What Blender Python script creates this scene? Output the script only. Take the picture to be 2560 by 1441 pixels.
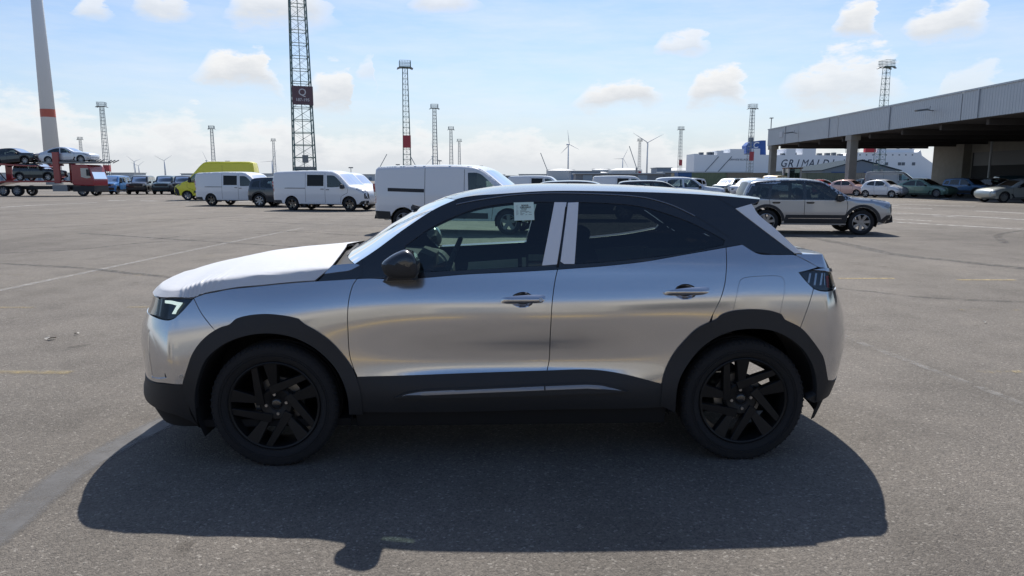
import bpy, bmesh, math, random
import numpy as np
from mathutils import Vector, Matrix
from mathutils.geometry import delaunay_2d_cdt
R = math.radians
for o in list(bpy.data.objects):
    bpy.data.objects.remove(o)
scene = bpy.context.scene
COL = scene.collection
# ------------------------------------------------------------------ camera
cam_d = bpy.data.cameras.new('camera'); cam = bpy.data.objects.new('camera', cam_d); COL.objects.link(cam)
cam.location = (0, 0, 1.53); cam.rotation_euler = (R(90-8.787), 0, 0)
cam_d.sensor_width = 36; cam_d.lens = 24.61; cam_d.clip_start = .05; cam_d.clip_end = 6000
scene.camera = cam
# ------------------------------------------------------------------ light
SUN_EL, SUN_AZ = 51.0, 4.0          # degrees; azimuth from +Y towards +X
sd = bpy.data.lights.new('sun', 'SUN'); sd.energy = 4.8; sd.angle = R(.53); sd.color = (1, .945, .865)
sun = bpy.data.objects.new('sun', sd); COL.objects.link(sun)
_d = Vector((math.sin(R(SUN_AZ))*math.cos(R(SUN_EL)), math.cos(R(SUN_AZ))*math.cos(R(SUN_EL)), math.sin(R(SUN_EL))))
sun.rotation_euler = _d.to_track_quat('Z', 'Y').to_euler(); sun.location = _d*50
vs = scene.view_settings; vs.view_transform = 'Standard'; vs.look = 'None'; vs.gamma = 1; vs.exposure = 0.3
vs.use_curve_mapping = False
world = bpy.data.worlds.new('World'); scene.world = world; world.use_nodes = True
def world_sky():
    nt = world.node_tree; N = nt.nodes; L = nt.links; N.clear()
    def mth(op, a, b=None, c=None, clamp=False):
        n = N.new('ShaderNodeMath'); n.operation = op; n.use_clamp = clamp
        for k, v in enumerate((a, b, c)):
            if v is None: continue
            if isinstance(v, (int, float)): n.inputs[k].default_value = v
            else: L.new(v, n.inputs[k])
        return n.outputs[0]
    sky = N.new('ShaderNodeTexSky'); sky.sky_type = 'NISHITA'; sky.sun_disc = False
    sky.sun_elevation = R(SUN_EL); sky.sun_rotation = R(SUN_AZ)
    sky.air_density = 1.0; sky.dust_density = .7; sky.ozone_density = 3.2; sky.altitude = 0
    geo = N.new('ShaderNodeTexCoord'); sep = N.new('ShaderNodeSeparateXYZ'); L.new(geo.outputs['Generated'], sep.inputs[0])
    x, y, z = sep.outputs
    az = mth('ARCTAN2', x, y); el = mth('ARCSINE', z)
    comb = N.new('ShaderNodeCombineXYZ'); L.new(az, comb.inputs[0]); L.new(mth('MULTIPLY', el, 2.3), comb.inputs[1])
    def noise(scale, detail, rough, off):
        m = N.new('ShaderNodeVectorMath'); m.operation = 'ADD'; L.new(comb.outputs[0], m.inputs[0]); m.inputs[1].default_value = off
        n = N.new('ShaderNodeTexNoise'); n.inputs['Scale'].default_value = scale; n.inputs['Detail'].default_value = detail
        n.inputs['Roughness'].default_value = rough; L.new(m.outputs[0], n.inputs['Vector']); return n.outputs['Fac']
    n1 = noise(15, 8, .63, (0, 0, 0)); n3 = noise(5.0, 6, .6, (1.3, 3.7, .4))
    w1 = mth('SUBTRACT', n1, .5)
    azd = mth('MULTIPLY_ADD', az, 1/R(90), .5)                       # -45..45 degrees -> 0..1
    azw = mth('MULTIPLY_ADD', w1, .030, azd)
    # cumulus layers: rows of heaps (azimuth, base, half width, height, strength), all in degrees
    def layer(heaps, edge=3.2, rag=2.1, cont=0.0):
        r = N.new('ShaderNodeValToRGB'); cr = r.color_ramp; cr.interpolation = 'EASE'; st = []
        for (ca, cb, hw, hh, s) in heaps:
            for da, f in ((-1, 0), (-.45, .85), (.3, 1), (1, 0)): st.append(((ca+da*hw)/90+.5, (cb/20, hh*max(f, cont)/8, s if (f or cont) else 0.0)))
        st.sort(key=lambda q: q[0]); e = cr.elements; e[0].position, e[0].color = max(0, st[0][0]), (*st[0][1], 1); e[1].position, e[1].color = min(1, st[-1][0]), (*st[-1][1], 1)
        for p, c in st[1:-1][:30]: q = e.new(min(1, max(0, p))); q.color = (*c, 1)
        L.new(azw, r.inputs[0]); s3 = N.new('ShaderNodeSeparateColor'); L.new(r.outputs[0], s3.inputs[0])
        base = mth('MULTIPLY', s3.outputs[0], R(20)); th = mth('MULTIPLY_ADD', s3.outputs[1], R(8), R(.12))
        v = mth('DIVIDE', mth('SUBTRACT', el, base), th)
        vn = mth('MULTIPLY_ADD', w1, rag, v)
        up = mth('MULTIPLY', mth('SUBTRACT', 1.0, vn), edge, clamp=True); dn = mth('MULTIPLY', mth('ADD', mth('MULTIPLY_ADD', w1, 1.2, v), .25), 2.2, clamp=True)
        f = mth('MULTIPLY', mth('MULTIPLY', up, dn), s3.outputs[2])
        sh = mth('MULTIPLY', mth('SUBTRACT', .75, mth('MULTIPLY_ADD', w1, 1.5, v), clamp=True), f)
        return f, sh
    A = layer([(-20.3, 7.0, 4.2, 2.7, 1), (-13.6, 5.4, 3.1, 3.4, .95), (-11.2, 7.7, 1.1, 1.7, .6), (8.8, 5.7, 4.6, 2.3, 1), (15.9, 5.9, 3.2, 2.9, 1), (24.6, 5.2, 5.6, 4.3, .85), (32.3, 5.6, 2.6, 2.2, .55)])
    B = layer([(-29.7, 10.7, 1.3, 1.5, .75), (-25.1, 11.3, 2.9, 2.2, .85), (-17.6, 11.4, 5.2, 3.0, .9), (-5.3, 12.8, 3.4, 1.8, .8), (13.2, 9.4, 2.8, 1.9, .8), (25.4, 10.0, 2.3, 2.6, 1), (30.6, 9.4, 3.4, 2.4, .95)])
    C = layer([(-34.5, .8, 6.0, 5.4, .95), (-25.4, .6, 4.0, 4.9, .92), (-17.8, .6, 5.0, 4.9, .92), (-9.2, .5, 5.0, 4.1, .88), (-.3, .5, 5.4, 3.9, .85), (9.5, .3, 6.0, 3.9, .8), (19.5, .3, 6.0, 3.4, .7)], 2.4, 1.9, .62)
    tot = mth('MAXIMUM', mth('MAXIMUM', A[0], B[0]), C[0]); shade = mth('MAXIMUM', mth('MAXIMUM', A[1], B[1]), C[1])
    sunward = mth('POWER', mth('MULTIPLY_ADD', y, .5, .5, clamp=True), 1.6)
    # the same broken cloud goes on round the rest of the dome
    side = mth('MULTIPLY', mth('SUBTRACT', mth('ABSOLUTE', az), R(40)), 4.0, clamp=True)
    gen = mth('MULTIPLY', mth('MULTIPLY', mth('SUBTRACT', n3, .60), 6.0, clamp=True), mth('MULTIPLY', side, mth('MULTIPLY', mth('SUBTRACT', .9, el), 2.0, clamp=True)))
    tot = mth('MAXIMUM', tot, mth('MULTIPLY', gen, .8))
    cv = N.new('ShaderNodeCombineXYZ'); L.new(mth('MULTIPLY_ADD', el, .8, az), cv.inputs[0]); L.new(mth('MULTIPLY', el, 6.0), cv.inputs[1])
    nv = N.new('ShaderNodeTexNoise'); nv.inputs['Scale'].default_value = 4.5; nv.inputs['Detail'].default_value = 8; nv.inputs['Roughness'].default_value = .66; L.new(cv.outputs[0], nv.inputs['Vector'])
    veil = mth('MULTIPLY', mth('MULTIPLY', mth('SUBTRACT', nv.outputs['Fac'], .36), 1.9, clamp=True), mth('MULTIPLY', sunward, .55))
    tot = mth('MAXIMUM', tot, veil)
    bank = mth('POWER', mth('SUBTRACT', 1.0, mth('ABSOLUTE', z), clamp=True), 10.0)
    bank = mth('MULTIPLY', mth('MULTIPLY', bank, mth('MULTIPLY_ADD', w1, .6, 1.25)), mth('MULTIPLY_ADD', mth('MULTIPLY', sunward, sunward), .85, .15), clamp=True)
    def rgb(f, a, b):
        mx = N.new('ShaderNodeMix'); mx.data_type = 'RGBA'; L.new(f, mx.inputs['Factor'])
        for k, v in (('A', a), ('B', b)):
            if isinstance(v, tuple): mx.inputs[k].default_value = (*v, 1)
            else: L.new(v, mx.inputs[k])
        return mx.outputs['Result']
    tint = N.new('ShaderNodeMix'); tint.data_type = 'RGBA'; tint.blend_type = 'MULTIPLY'; tint.inputs['Factor'].default_value = 1; L.new(sky.outputs[0], tint.inputs['A']); tint.inputs['B'].default_value = (.93, 1.0, 1.09, 1)
    base = rgb(bank, tint.outputs['Result'], (5.5, 5.95, 6.4))
    cloud = rgb(shade, (7.7, 7.75, 7.8), (4.4, 4.8, 5.35))
    bg = N.new('ShaderNodeBackground'); bg.inputs['Strength'].default_value = .1
    L.new(rgb(tot, base, cloud), bg.inputs[0]); out = N.new('ShaderNodeOutputWorld'); L.new(bg.outputs[0], out.inputs[0])
world_sky()
world.cycles.sampling_method = 'MANUAL'; world.cycles.sample_map_resolution = 512
# ------------------------------------------------------------------ materials
MATS = {}
def mat(name, col, rough=.5, metal=0.0, coat=0.0, spec=.5, noise=0.0, nscale=8.0, bump=0.0, bscale=60.0, emis=None, coat_r=.03, trans=0.0):
    if name in MATS: return MATS[name]
    m = bpy.data.materials.new(name); m.use_nodes = True; nt = m.node_tree; b = nt.nodes['Principled BSDF']
    b.inputs['Base Color'].default_value = (*col, 1); b.inputs['Roughness'].default_value = rough; b.inputs['Metallic'].default_value = metal
    b.inputs['Coat Weight'].default_value = coat; b.inputs['Coat Roughness'].default_value = coat_r; b.inputs['Specular IOR Level'].default_value = spec
    if trans: b.inputs['Transmission Weight'].default_value = trans
    if emis: b.inputs['Emission Color'].default_value = (*emis[0], 1); b.inputs['Emission Strength'].default_value = emis[1]
    tc = nt.nodes.new('ShaderNodeTexCoord')
    if noise:
        n = nt.nodes.new('ShaderNodeTexNoise'); n.inputs['Scale'].default_value = nscale; n.inputs['Detail'].default_value = 6
        nt.links.new(tc.outputs['Object'], n.inputs['Vector'])
        mx = nt.nodes.new('ShaderNodeMix'); mx.data_type = 'RGBA'; nt.links.new(n.outputs['Fac'], mx.inputs['Factor'])
        mx.inputs['A'].default_value = (*[c*(1-noise) for c in col], 1); mx.inputs['B'].default_value = (*[min(1, c*(1+noise)) for c in col], 1)
        nt.links.new(mx.outputs['Result'], b.inputs['Base Color'])
        mr = nt.nodes.new('ShaderNodeMath'); mr.operation = 'MULTIPLY_ADD'; nt.links.new(n.outputs['Fac'], mr.inputs[0]); mr.inputs[1].default_value = .25*noise; mr.inputs[2].default_value = rough
        nt.links.new(mr.outputs[0], b.inputs['Roughness'])
    if bump:
        n = nt.nodes.new('ShaderNodeTexNoise'); n.inputs['Scale'].default_value = bscale; n.inputs['Detail'].default_value = 4
        nt.links.new(tc.outputs['Object'], n.inputs['Vector'])
        bp = nt.nodes.new('ShaderNodeBump'); bp.inputs['Strength'].default_value = bump; bp.inputs['Distance'].default_value = .01
        nt.links.new(n.outputs['Fac'], bp.inputs['Height']); nt.links.new(bp.outputs[0], b.inputs['Normal'])
    MATS[name] = m; return m
def glass_mat(name, tint, refl=1.0, rough=.0):
    if name in MATS: return MATS[name]
    m = bpy.data.materials.new(name); m.use_nodes = True; nt = m.node_tree; N = nt.nodes; N.clear()
    o = N.new('ShaderNodeOutputMaterial'); t = N.new('ShaderNodeBsdfTransparent'); t.inputs[0].default_value = (*tint, 1)
    g = N.new('ShaderNodeBsdfGlossy'); g.inputs['Roughness'].default_value = rough; g.inputs[0].default_value = (refl, refl, refl, 1)
    f = N.new('ShaderNodeFresnel'); f.inputs[0].default_value = 1.52
    k = N.new('ShaderNodeMath'); k.operation = 'MULTIPLY'; k.use_clamp = True; k.inputs[1].default_value = 1.5; nt.links.new(f.outputs[0], k.inputs[0])
    x = N.new('ShaderNodeMixShader'); nt.links.new(k.outputs[0], x.inputs[0]); nt.links.new(t.outputs[0], x.inputs[1]); nt.links.new(g.outputs[0], x.inputs[2])
    nt.links.new(x.outputs[0], o.inputs[0]); MATS[name] = m; return m
# ------------------------------------------------------------------ object helpers
def tag(o, label=None, cat=None, group=None, kind=None):
    if label: o['label'] = label
    if cat: o['category'] = cat
    if group: o['group'] = group
    if kind: o['kind'] = kind
    return o
def empty(name, loc=(0, 0, 0), rz=0.0, **k):
    o = bpy.data.objects.new(name, None); COL.objects.link(o); o.location = loc; o.rotation_euler = (0, 0, rz); o.empty_display_size = .2
    return tag(o, **k)
def link(name, me, parent=None, **k):
    o = bpy.data.objects.new(name, me); COL.objects.link(o)
    if parent: o.parent = parent
    return tag(o, **k)
def mesh(name, verts, faces, m, parent=None, smooth=False, mats=None, fm=None, **k):
    me = bpy.data.meshes.new(name); me.from_pydata([tuple(v) for v in verts], [], [tuple(f) for f in faces])
    if mats:
        for q in mats: me.materials.append(q)
        if fm is not None: me.polygons.foreach_set('material_index', np.array(fm, np.int32))
    else: me.materials.append(m)
    if smooth: me.polygons.foreach_set('use_smooth', np.ones(len(me.polygons), bool))
    me.update(); return link(name, me, parent, **k)
class MB:
    """collects boxes, bars, tubes and polygons into one mesh"""
    def __init__(s): s.v = []; s.f = []
    def add(s, V, Fs):
        n = len(s.v); s.v += [tuple(map(float, q)) for q in V]; s.f += [tuple(i+n for i in f) for f in Fs]; return s
    def box(s, x0, x1, y0, y1, z0, z1):
        V = [(x, y, z) for z in (z0, z1) for y in (y0, y1) for x in (x0, x1)]
        return s.add(V, [(0, 2, 3, 1), (4, 5, 7, 6), (0, 1, 5, 4), (2, 6, 7, 3), (0, 4, 6, 2), (1, 3, 7, 5)])
    def bar(s, p, q, r, n=4, r2=None):
        p = Vector(p); q = Vector(q); d = (q-p); 
        if d.length < 1e-9: return s
        d.normalize(); a = d.orthogonal().normalized(); b = d.cross(a); r2 = r if r2 is None else r2; V = []
        for c, rr in ((p, r), (q, r2)):
            for i in range(n):
                t = 2*math.pi*(i+.5)/n; V.append(c+a*math.cos(t)*rr+b*math.sin(t)*rr)
        return s.add(V, [tuple(range(n))[::-1], tuple(range(n, 2*n))]+[(i, (i+1) % n, n+(i+1) % n, n+i) for i in range(n)])
    def path(s, pts, r, n=6):
        for p, q in zip(pts[:-1], pts[1:]): s.bar(p, q, r, n)
        return s
    def prism(s, poly, f0, f1):
        """poly 2-D points, f0/f1 map a 2-D point to 3-D"""
        n = len(poly)
        return s.add([f0(*p) for p in poly]+[f1(*p) for p in poly], [tuple(range(n))[::-1], tuple(range(n, 2*n))]+[(i, (i+1) % n, n+(i+1) % n, n+i) for i in range(n)])
    def lathe(s, prof, c, axis='y', n=32, close=False):
        """prof (r, h); revolved round an axis through c"""
        V = []; m = len(prof)
        for i in range(n):
            t = 2*math.pi*i/n; ct, st = math.cos(t), math.sin(t)
            for r, h in prof:
                V.append((c[0]+r*ct, c[1]+h, c[2]+r*st) if axis == 'y' else (c[0]+r*ct, c[1]+r*st, c[2]+h))
        Fs = []
        for i in range(n):
            j = (i+1) % n
            for k in range(m-1 if not close else m):
                l = (k+1) % m; Fs.append((i*m+k, j*m+k, j*m+l, i*m+l))
        return s.add(V, Fs)
    def build(s, name, m, parent=None, smooth=False, **k):
        o = mesh(name, s.v, s.f, m, parent, smooth, **k)
        bm = bmesh.new(); bm.from_mesh(o.data); bmesh.ops.recalc_face_normals(bm, faces=bm.faces); bm.to_mesh(o.data); bm.free()
        return o
def bevel(o, w, seg=2, ang=35):
    bm = bmesh.new(); bm.from_mesh(o.data)
    es = [e for e in bm.edges if len(e.link_faces) == 2 and e.calc_face_angle(0) > R(ang)]
    bmesh.ops.bevel(bm, geom=es, offset=w, segments=seg, affect='EDGES', profile=.5, clamp_overlap=True)
    bm.to_mesh(o.data); bm.free(); return o
def smooth_by_angle(o, ang=35):
    me = o.data; me.polygons.foreach_set('use_smooth', np.ones(len(me.polygons), bool))
    try: me.set_sharp_from_angle(angle=R(ang))
    except Exception: pass
    return o
def copy_tree(o, parent=None):
    c = o.copy(); COL.objects.link(c); c.parent = parent
    for ch in list(o.children): copy_tree(ch, c)
    return c
def text_mesh(name, body, size, m, parent=None, shear=0.0, extrude=.0, align='CENTER', bold=0.0, space=1.0):
    cu = bpy.data.curves.new(name, 'FONT'); cu.body = body; cu.size = size; cu.align_x = align; cu.align_y = 'CENTER'; cu.shear = shear
    cu.extrude = extrude; cu.resolution_u = 3; cu.offset = bold; cu.space_character = space
    t = bpy.data.objects.new(name, cu); COL.objects.link(t); dg = bpy.context.evaluated_depsgraph_get(); dg.update()
    me = bpy.data.meshes.new_from_object(t.evaluated_get(dg)); bpy.data.objects.remove(t); bpy.data.curves.remove(cu)
    me.materials.clear(); me.materials.append(m); return link(name, me, parent)
# ------------------------------------------------------------------ 2-D panels on a curved skin
def resample(poly, step, closed=True, corner=28):
    """polyline through the points: splines between sharp corners, resampled evenly"""
    P = [np.array(p, float) for p in poly]; n = len(P)
    def ang(i):
        a = P[i]-P[i-1]; b = P[(i+1) % n]-P[i]
        la, lb = np.hypot(*a), np.hypot(*b)
        if la < 1e-9 or lb < 1e-9: return 180
        return math.degrees(math.acos(max(-1, min(1, float(a@b)/(la*lb)))))
    sharp = [ang(i) > corner if (closed or 0 < i < n-1) else True for i in range(n)]
    out = []
    for i in range(n if closed else n-1):
        p1, p2 = P[i], P[(i+1) % n]
        p0 = P[i-1] if not sharp[i] else 2*p1-p2
        p3 = P[(i+2) % n] if not sharp[(i+1) % n] else 2*p2-p1
        k = max(1, int(math.ceil(np.hypot(*(p2-p1))/step)))
        d1 = max(1e-6, np.hypot(*(p1-p0)))**.5; d2 = max(1e-6, np.hypot(*(p2-p1)))**.5; d3 = max(1e-6, np.hypot(*(p3-p2)))**.5
        m1 = (p2-p1)+d2*((p1-p0)/d1-(p2-p0)/(d1+d2)); m2 = (p2-p1)+d2*((p3-p2)/d3-(p3-p1)/(d2+d3))
        m1 = d2*((p1-p0)/d1-(p2-p0)/(d1+d2)+(p2-p1)/d2); m2 = d2*((p2-p1)/d2-(p3-p1)/(d2+d3)+(p3-p2)/d3)
        for j in range(k):
            t = j/k; t2 = t*t; t3 = t2*t
            out.append((2*t3-3*t2+1)*p1+(t3-2*t2+t)*m1+(-2*t3+3*t2)*p2+(t3-t2)*m2)
    if not closed: out.append(P[-1])
    return np.array(out)
def area2(P): return .5*float(np.sum(P[:, 0]*np.roll(P[:, 1], -1)-np.roll(P[:, 0], -1)*P[:, 1]))
def inset(P, d):
    P = np.asarray(P, float)
    if area2(P) < 0: P = P[::-1]
    a = np.roll(P, 1, 0); b = np.roll(P, -1, 0)
    e1 = P-a; e2 = b-P; e1 /= np.maximum(1e-9, np.hypot(e1[:, 0], e1[:, 1]))[:, None]; e2 /= np.maximum(1e-9, np.hypot(e2[:, 0], e2[:, 1]))[:, None]
    n1 = np.stack([-e1[:, 1], e1[:, 0]], 1); n2 = np.stack([-e2[:, 1], e2[:, 0]], 1); m = n1+n2
    L = np.maximum(.35, (m*n1).sum(1)); return P+m/L[:, None]*d
def inside(Q, P):
    x, y = Q[:, 0], Q[:, 1]; r = np.zeros(len(Q), bool); j = len(P)-1
    for i in range(len(P)):
        c = ((P[i, 1] > y) != (P[j, 1] > y)) & (x < (P[j, 0]-P[i, 0])*(y-P[i, 1])/((P[j, 1]-P[i, 1]) or 1e-12)+P[i, 0]); r ^= c; j = i
    return r
def seg_dist(Q, P, closed=False):
    d = np.full(len(Q), 1e9); n = len(P)
    for i in range(n if closed else n-1):
        a, b = P[i], P[(i+1) % n]; ab = b-a; t = np.clip(((Q-a)@ab)/max(1e-12, float(ab@ab)), 0, 1)
        d = np.minimum(d, np.hypot(*(Q-a-t[:, None]*ab).T))
    return d
def panel(name, poly, S, m, parent, step=.05, gap=0.0, holes=(), off=0.0, flange=.012, mirror=False, rings=(), raw=False, edge=None, lift=None, **k):
    """triangulated sheet over the 2-D outline `poly`, laid on skin S(a, b, off); its rim is turned inwards"""
    P = np.asarray(poly, float) if raw else resample(poly, edge or step*.6)
    if gap: P = inset(P, gap)
    if area2(P) < 0: P = P[::-1]
    H = []
    for h in holes:
        h = resample(h, edge or step*.6)
        if area2(h) > 0: h = h[::-1]
        H.append(h)
    lo, hi = P.min(0), P.max(0)
    gx = np.arange(lo[0]+step*.37, hi[0], step); gy = np.arange(lo[1]+step*.41, hi[1], step)
    A, B = np.meshgrid(gx, gy, indexing='ij'); A[:, 1::2] += step*.5; Q = np.stack([A.ravel(), B.ravel()], 1)
    for r in rings: Q = np.vstack([Q, inset(P, r)]) if len(Q) else inset(P, r)
    if len(Q):
        ok = inside(Q, P) & (seg_dist(Q, P, True) > step*(.3 if not rings else .12))
        for h in H: ok &= ~inside(Q, h) & (seg_dist(Q, h, True) > step*.3)
        Q = Q[ok]
    loops = [P]+H; pts = np.vstack(loops+[Q]) if len(Q) else np.vstack(loops)
    cons = []; s = 0
    for l in loops:
        cons += [(s+i, s+(i+1) % len(l)) for i in range(len(l))]; s += len(l)
    vo, eo, fo, *_ = delaunay_2d_cdt([Vector(p) for p in pts], cons, [], 0, 1e-7)
    V2 = np.array([tuple(v) for v in vo]); F = np.array([f for f in fo], int)
    cen = V2[F].mean(1); ok = inside(cen, P)
    for h in H: ok &= ~inside(cen, h)
    F = F[ok]
    def ev(q): 
        X = S(q[:, 0], q[:, 1], off)
        if lift is not None: X = X+lift(q)
        return X
    X = ev(V2); e = 1e-3
    da = ev(V2+[e, 0])-ev(V2-[e, 0]); db = ev(V2+[0, e])-ev(V2-[0, e]); Nn = np.cross(da, db)
    Nn /= np.maximum(1e-12, np.linalg.norm(Nn, axis=1))[:, None]
    verts = [X]; norms = [Nn]; faces = F.tolist(); base = len(X)
    if flange:
        for l in loops:
            Xl = ev(l); dl = (ev(l+[e, 0])-ev(l-[e, 0])); dm = (ev(l+[0, e])-ev(l-[0, e])); nl = np.cross(dl, dm); nl /= np.maximum(1e-12, np.linalg.norm(nl, axis=1))[:, None]
            n = len(l); t = np.roll(Xl, -1, 0)-np.roll(Xl, 1, 0); t /= np.maximum(1e-12, np.linalg.norm(t, axis=1))[:, None]; o_ = np.cross(t, nl)
            verts += [Xl, Xl-nl*flange]; nn = (o_*.8+nl*.4); nn /= np.linalg.norm(nn, axis=1)[:, None]; norms += [nn, o_]
            faces += [(base+i, base+n+i, base+n+(i+1) % n, base+(i+1) % n) for i in range(n)]; base += 2*n
    V = np.vstack(verts); NN = np.vstack(norms); out = []
    for sgn in ((1, -1) if mirror else (1,)):
        Vs = V*[1, sgn, 1]; Ns = NN*[1, sgn, 1]; Fs = faces if sgn == 1 else [tuple(f)[::-1] for f in faces]
        o = mesh(name, Vs, Fs, m, parent, True, **k)
        o.data.normals_split_custom_set_from_vertices([tuple(q) for q in Ns]); out.append(o)
    return out if mirror else out[0]
def grid_mesh(name, X, m, parent=None, close_u=False, mirror=False, flip=False, **k):
    """X[i, j] 3-D points -> smooth quad sheet"""
    ni, nj = X.shape[:2]; out = []
    for sgn in ((1, -1) if mirror else (1,)):
        V = (X*np.array([1, sgn, 1])).reshape(-1, 3); F = []
        for i in range(ni-1):
            for j in range(nj-1):
                q = (i*nj+j, (i+1)*nj+j, (i+1)*nj+j+1, i*nj+j+1); F.append(q if (sgn == 1) != flip else q[::-1])
        out.append(mesh(name, V, F, m, parent, True, **k))
    return out if mirror else out[0]
# ---- hero car body surfaces (local metres: u back from front axle, y across, z up; near side y<0)
class Spl:
    """natural cubic spline basis on given knots"""
    def __init__(s, xs):
        s.x = np.array(xs, float); n = len(xs); h = np.diff(s.x)
        A = np.zeros((n, n)); R = np.zeros((n, n)); A[0, 0] = A[-1, -1] = 1
        for i in range(1, n-1):
            A[i, i-1], A[i, i], A[i, i+1] = h[i-1], 2*(h[i-1]+h[i]), h[i]
            R[i, i-1] += 6/h[i-1]; R[i, i] -= 6/h[i-1]+6/h[i]; R[i, i+1] += 6/h[i]
        s.M = np.linalg.solve(A, R)
    def basis(s, q):
        q = np.clip(np.atleast_1d(np.asarray(q, float)), s.x[0], s.x[-1])
        i = np.clip(np.searchsorted(s.x, q)-1, 0, len(s.x)-2); h = s.x[i+1]-s.x[i]
        a = (s.x[i+1]-q)/h; b = 1-a; B = np.zeros((len(q), len(s.x))); k = np.arange(len(q))
        B[k, i] += a; B[k, i+1] += b
        return B + ((a**3-a)*h*h/6)[:, None]*s.M[i] + ((b**3-b)*h*h/6)[:, None]*s.M[i+1]
    def __call__(s, q, v):
        return s.basis(q) @ np.asarray(v, float)
def spl(xs, vs):
    S = Spl(xs); vs = np.array(vs, float)
    return lambda q: S(q, vs)
AF, AR = -0.47, 2.96
_A = Spl([AF, 0.0, 0.42, 0.85, 1.35, 1.85, 2.2, 2.56, AR])
_Z = Spl([.16, .30, .42, .54, .66, .78, .90, 1.02, 1.12, 1.20])
_WL = np.array([
 [.775,.835,.862,.872,.860,.834,.796,.742,.672,.58],
 [.790,.850,.880,.890,.887,.872,.840,.786,.722,.62],
 [.800,.860,.888,.880,.872,.870,.850,.806,.752,.665],
 [.805,.864,.893,.858,.858,.873,.862,.822,.777,.703],
 [.805,.864,.895,.852,.856,.876,.866,.829,.791,.727],
 [.805,.864,.890,.860,.860,.878,.870,.835,.801,.744],
 [.800,.860,.885,.880,.874,.882,.876,.843,.808,.757],
 [.790,.850,.882,.892,.894,.892,.884,.854,.816,.764],
 [.780,.840,.868,.880,.884,.882,.872,.842,.804,.752]])
def WL(a, z):
    return np.einsum('ij,jk,ik->i', _A.basis(a), _WL, _Z.basis(z))
UF = spl([.15,.30,.36,.42,.52,.64,.74,.84,.94,1.04], [-.82,-.905,-.91,-.885,-.88,-.895,-.885,-.83,-.79,-.73])
UR = spl([.15,.30,.42,.54,.66,.78,.90,1.00,1.04,1.14], [3.13,3.20,3.26,3.30,3.315,3.285,3.225,3.165,3.145,3.02])
def S_low(a, z, off=0.0):
    a = np.atleast_1d(np.asarray(a, float)); z = np.atleast_1d(np.asarray(z, float))
    W = WL(np.clip(a, AF, AR), z)+off
    tf = np.clip(AF-a, 0, 1)*math.pi/2; tr = np.clip(a-AR, 0, 1)*math.pi/2
    u = np.clip(a, AF, AR) - (AF-UF(z)+off)*np.sin(tf) + (UR(z)-AR+off)*np.sin(tr)
    return np.stack([u, -W*np.cos(tf)*np.cos(tr), z], -1)
_AU = Spl([.0, .5, .9, 1.3, 1.7, 2.1, 2.5, 2.9, 3.2])
_ZU = Spl([.94, 1.06, 1.18, 1.30, 1.40, 1.47, 1.52])
_WU = np.array([
 [.800,.755,.700,.640,.585,.545,.515],
 [.815,.772,.720,.662,.608,.568,.538],
 [.825,.784,.735,.680,.628,.588,.558],
 [.832,.793,.746,.693,.643,.603,.572],
 [.838,.800,.754,.702,.652,.612,.580],
 [.842,.806,.760,.708,.656,.616,.584],
 [.848,.812,.764,.708,.652,.610,.578],
 [.850,.808,.754,.692,.632,.588,.556],
 [.835,.786,.728,.664,.604,.560,.528]])
def S_up(u, z, off=0.0):
    u = np.atleast_1d(np.asarray(u, float)); z = np.atleast_1d(np.asarray(z, float))
    W = np.einsum('ij,jk,ik->i', _AU.basis(u), _WU, _ZU.basis(z))+off
    return np.stack([u, -W, z], -1)
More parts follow.
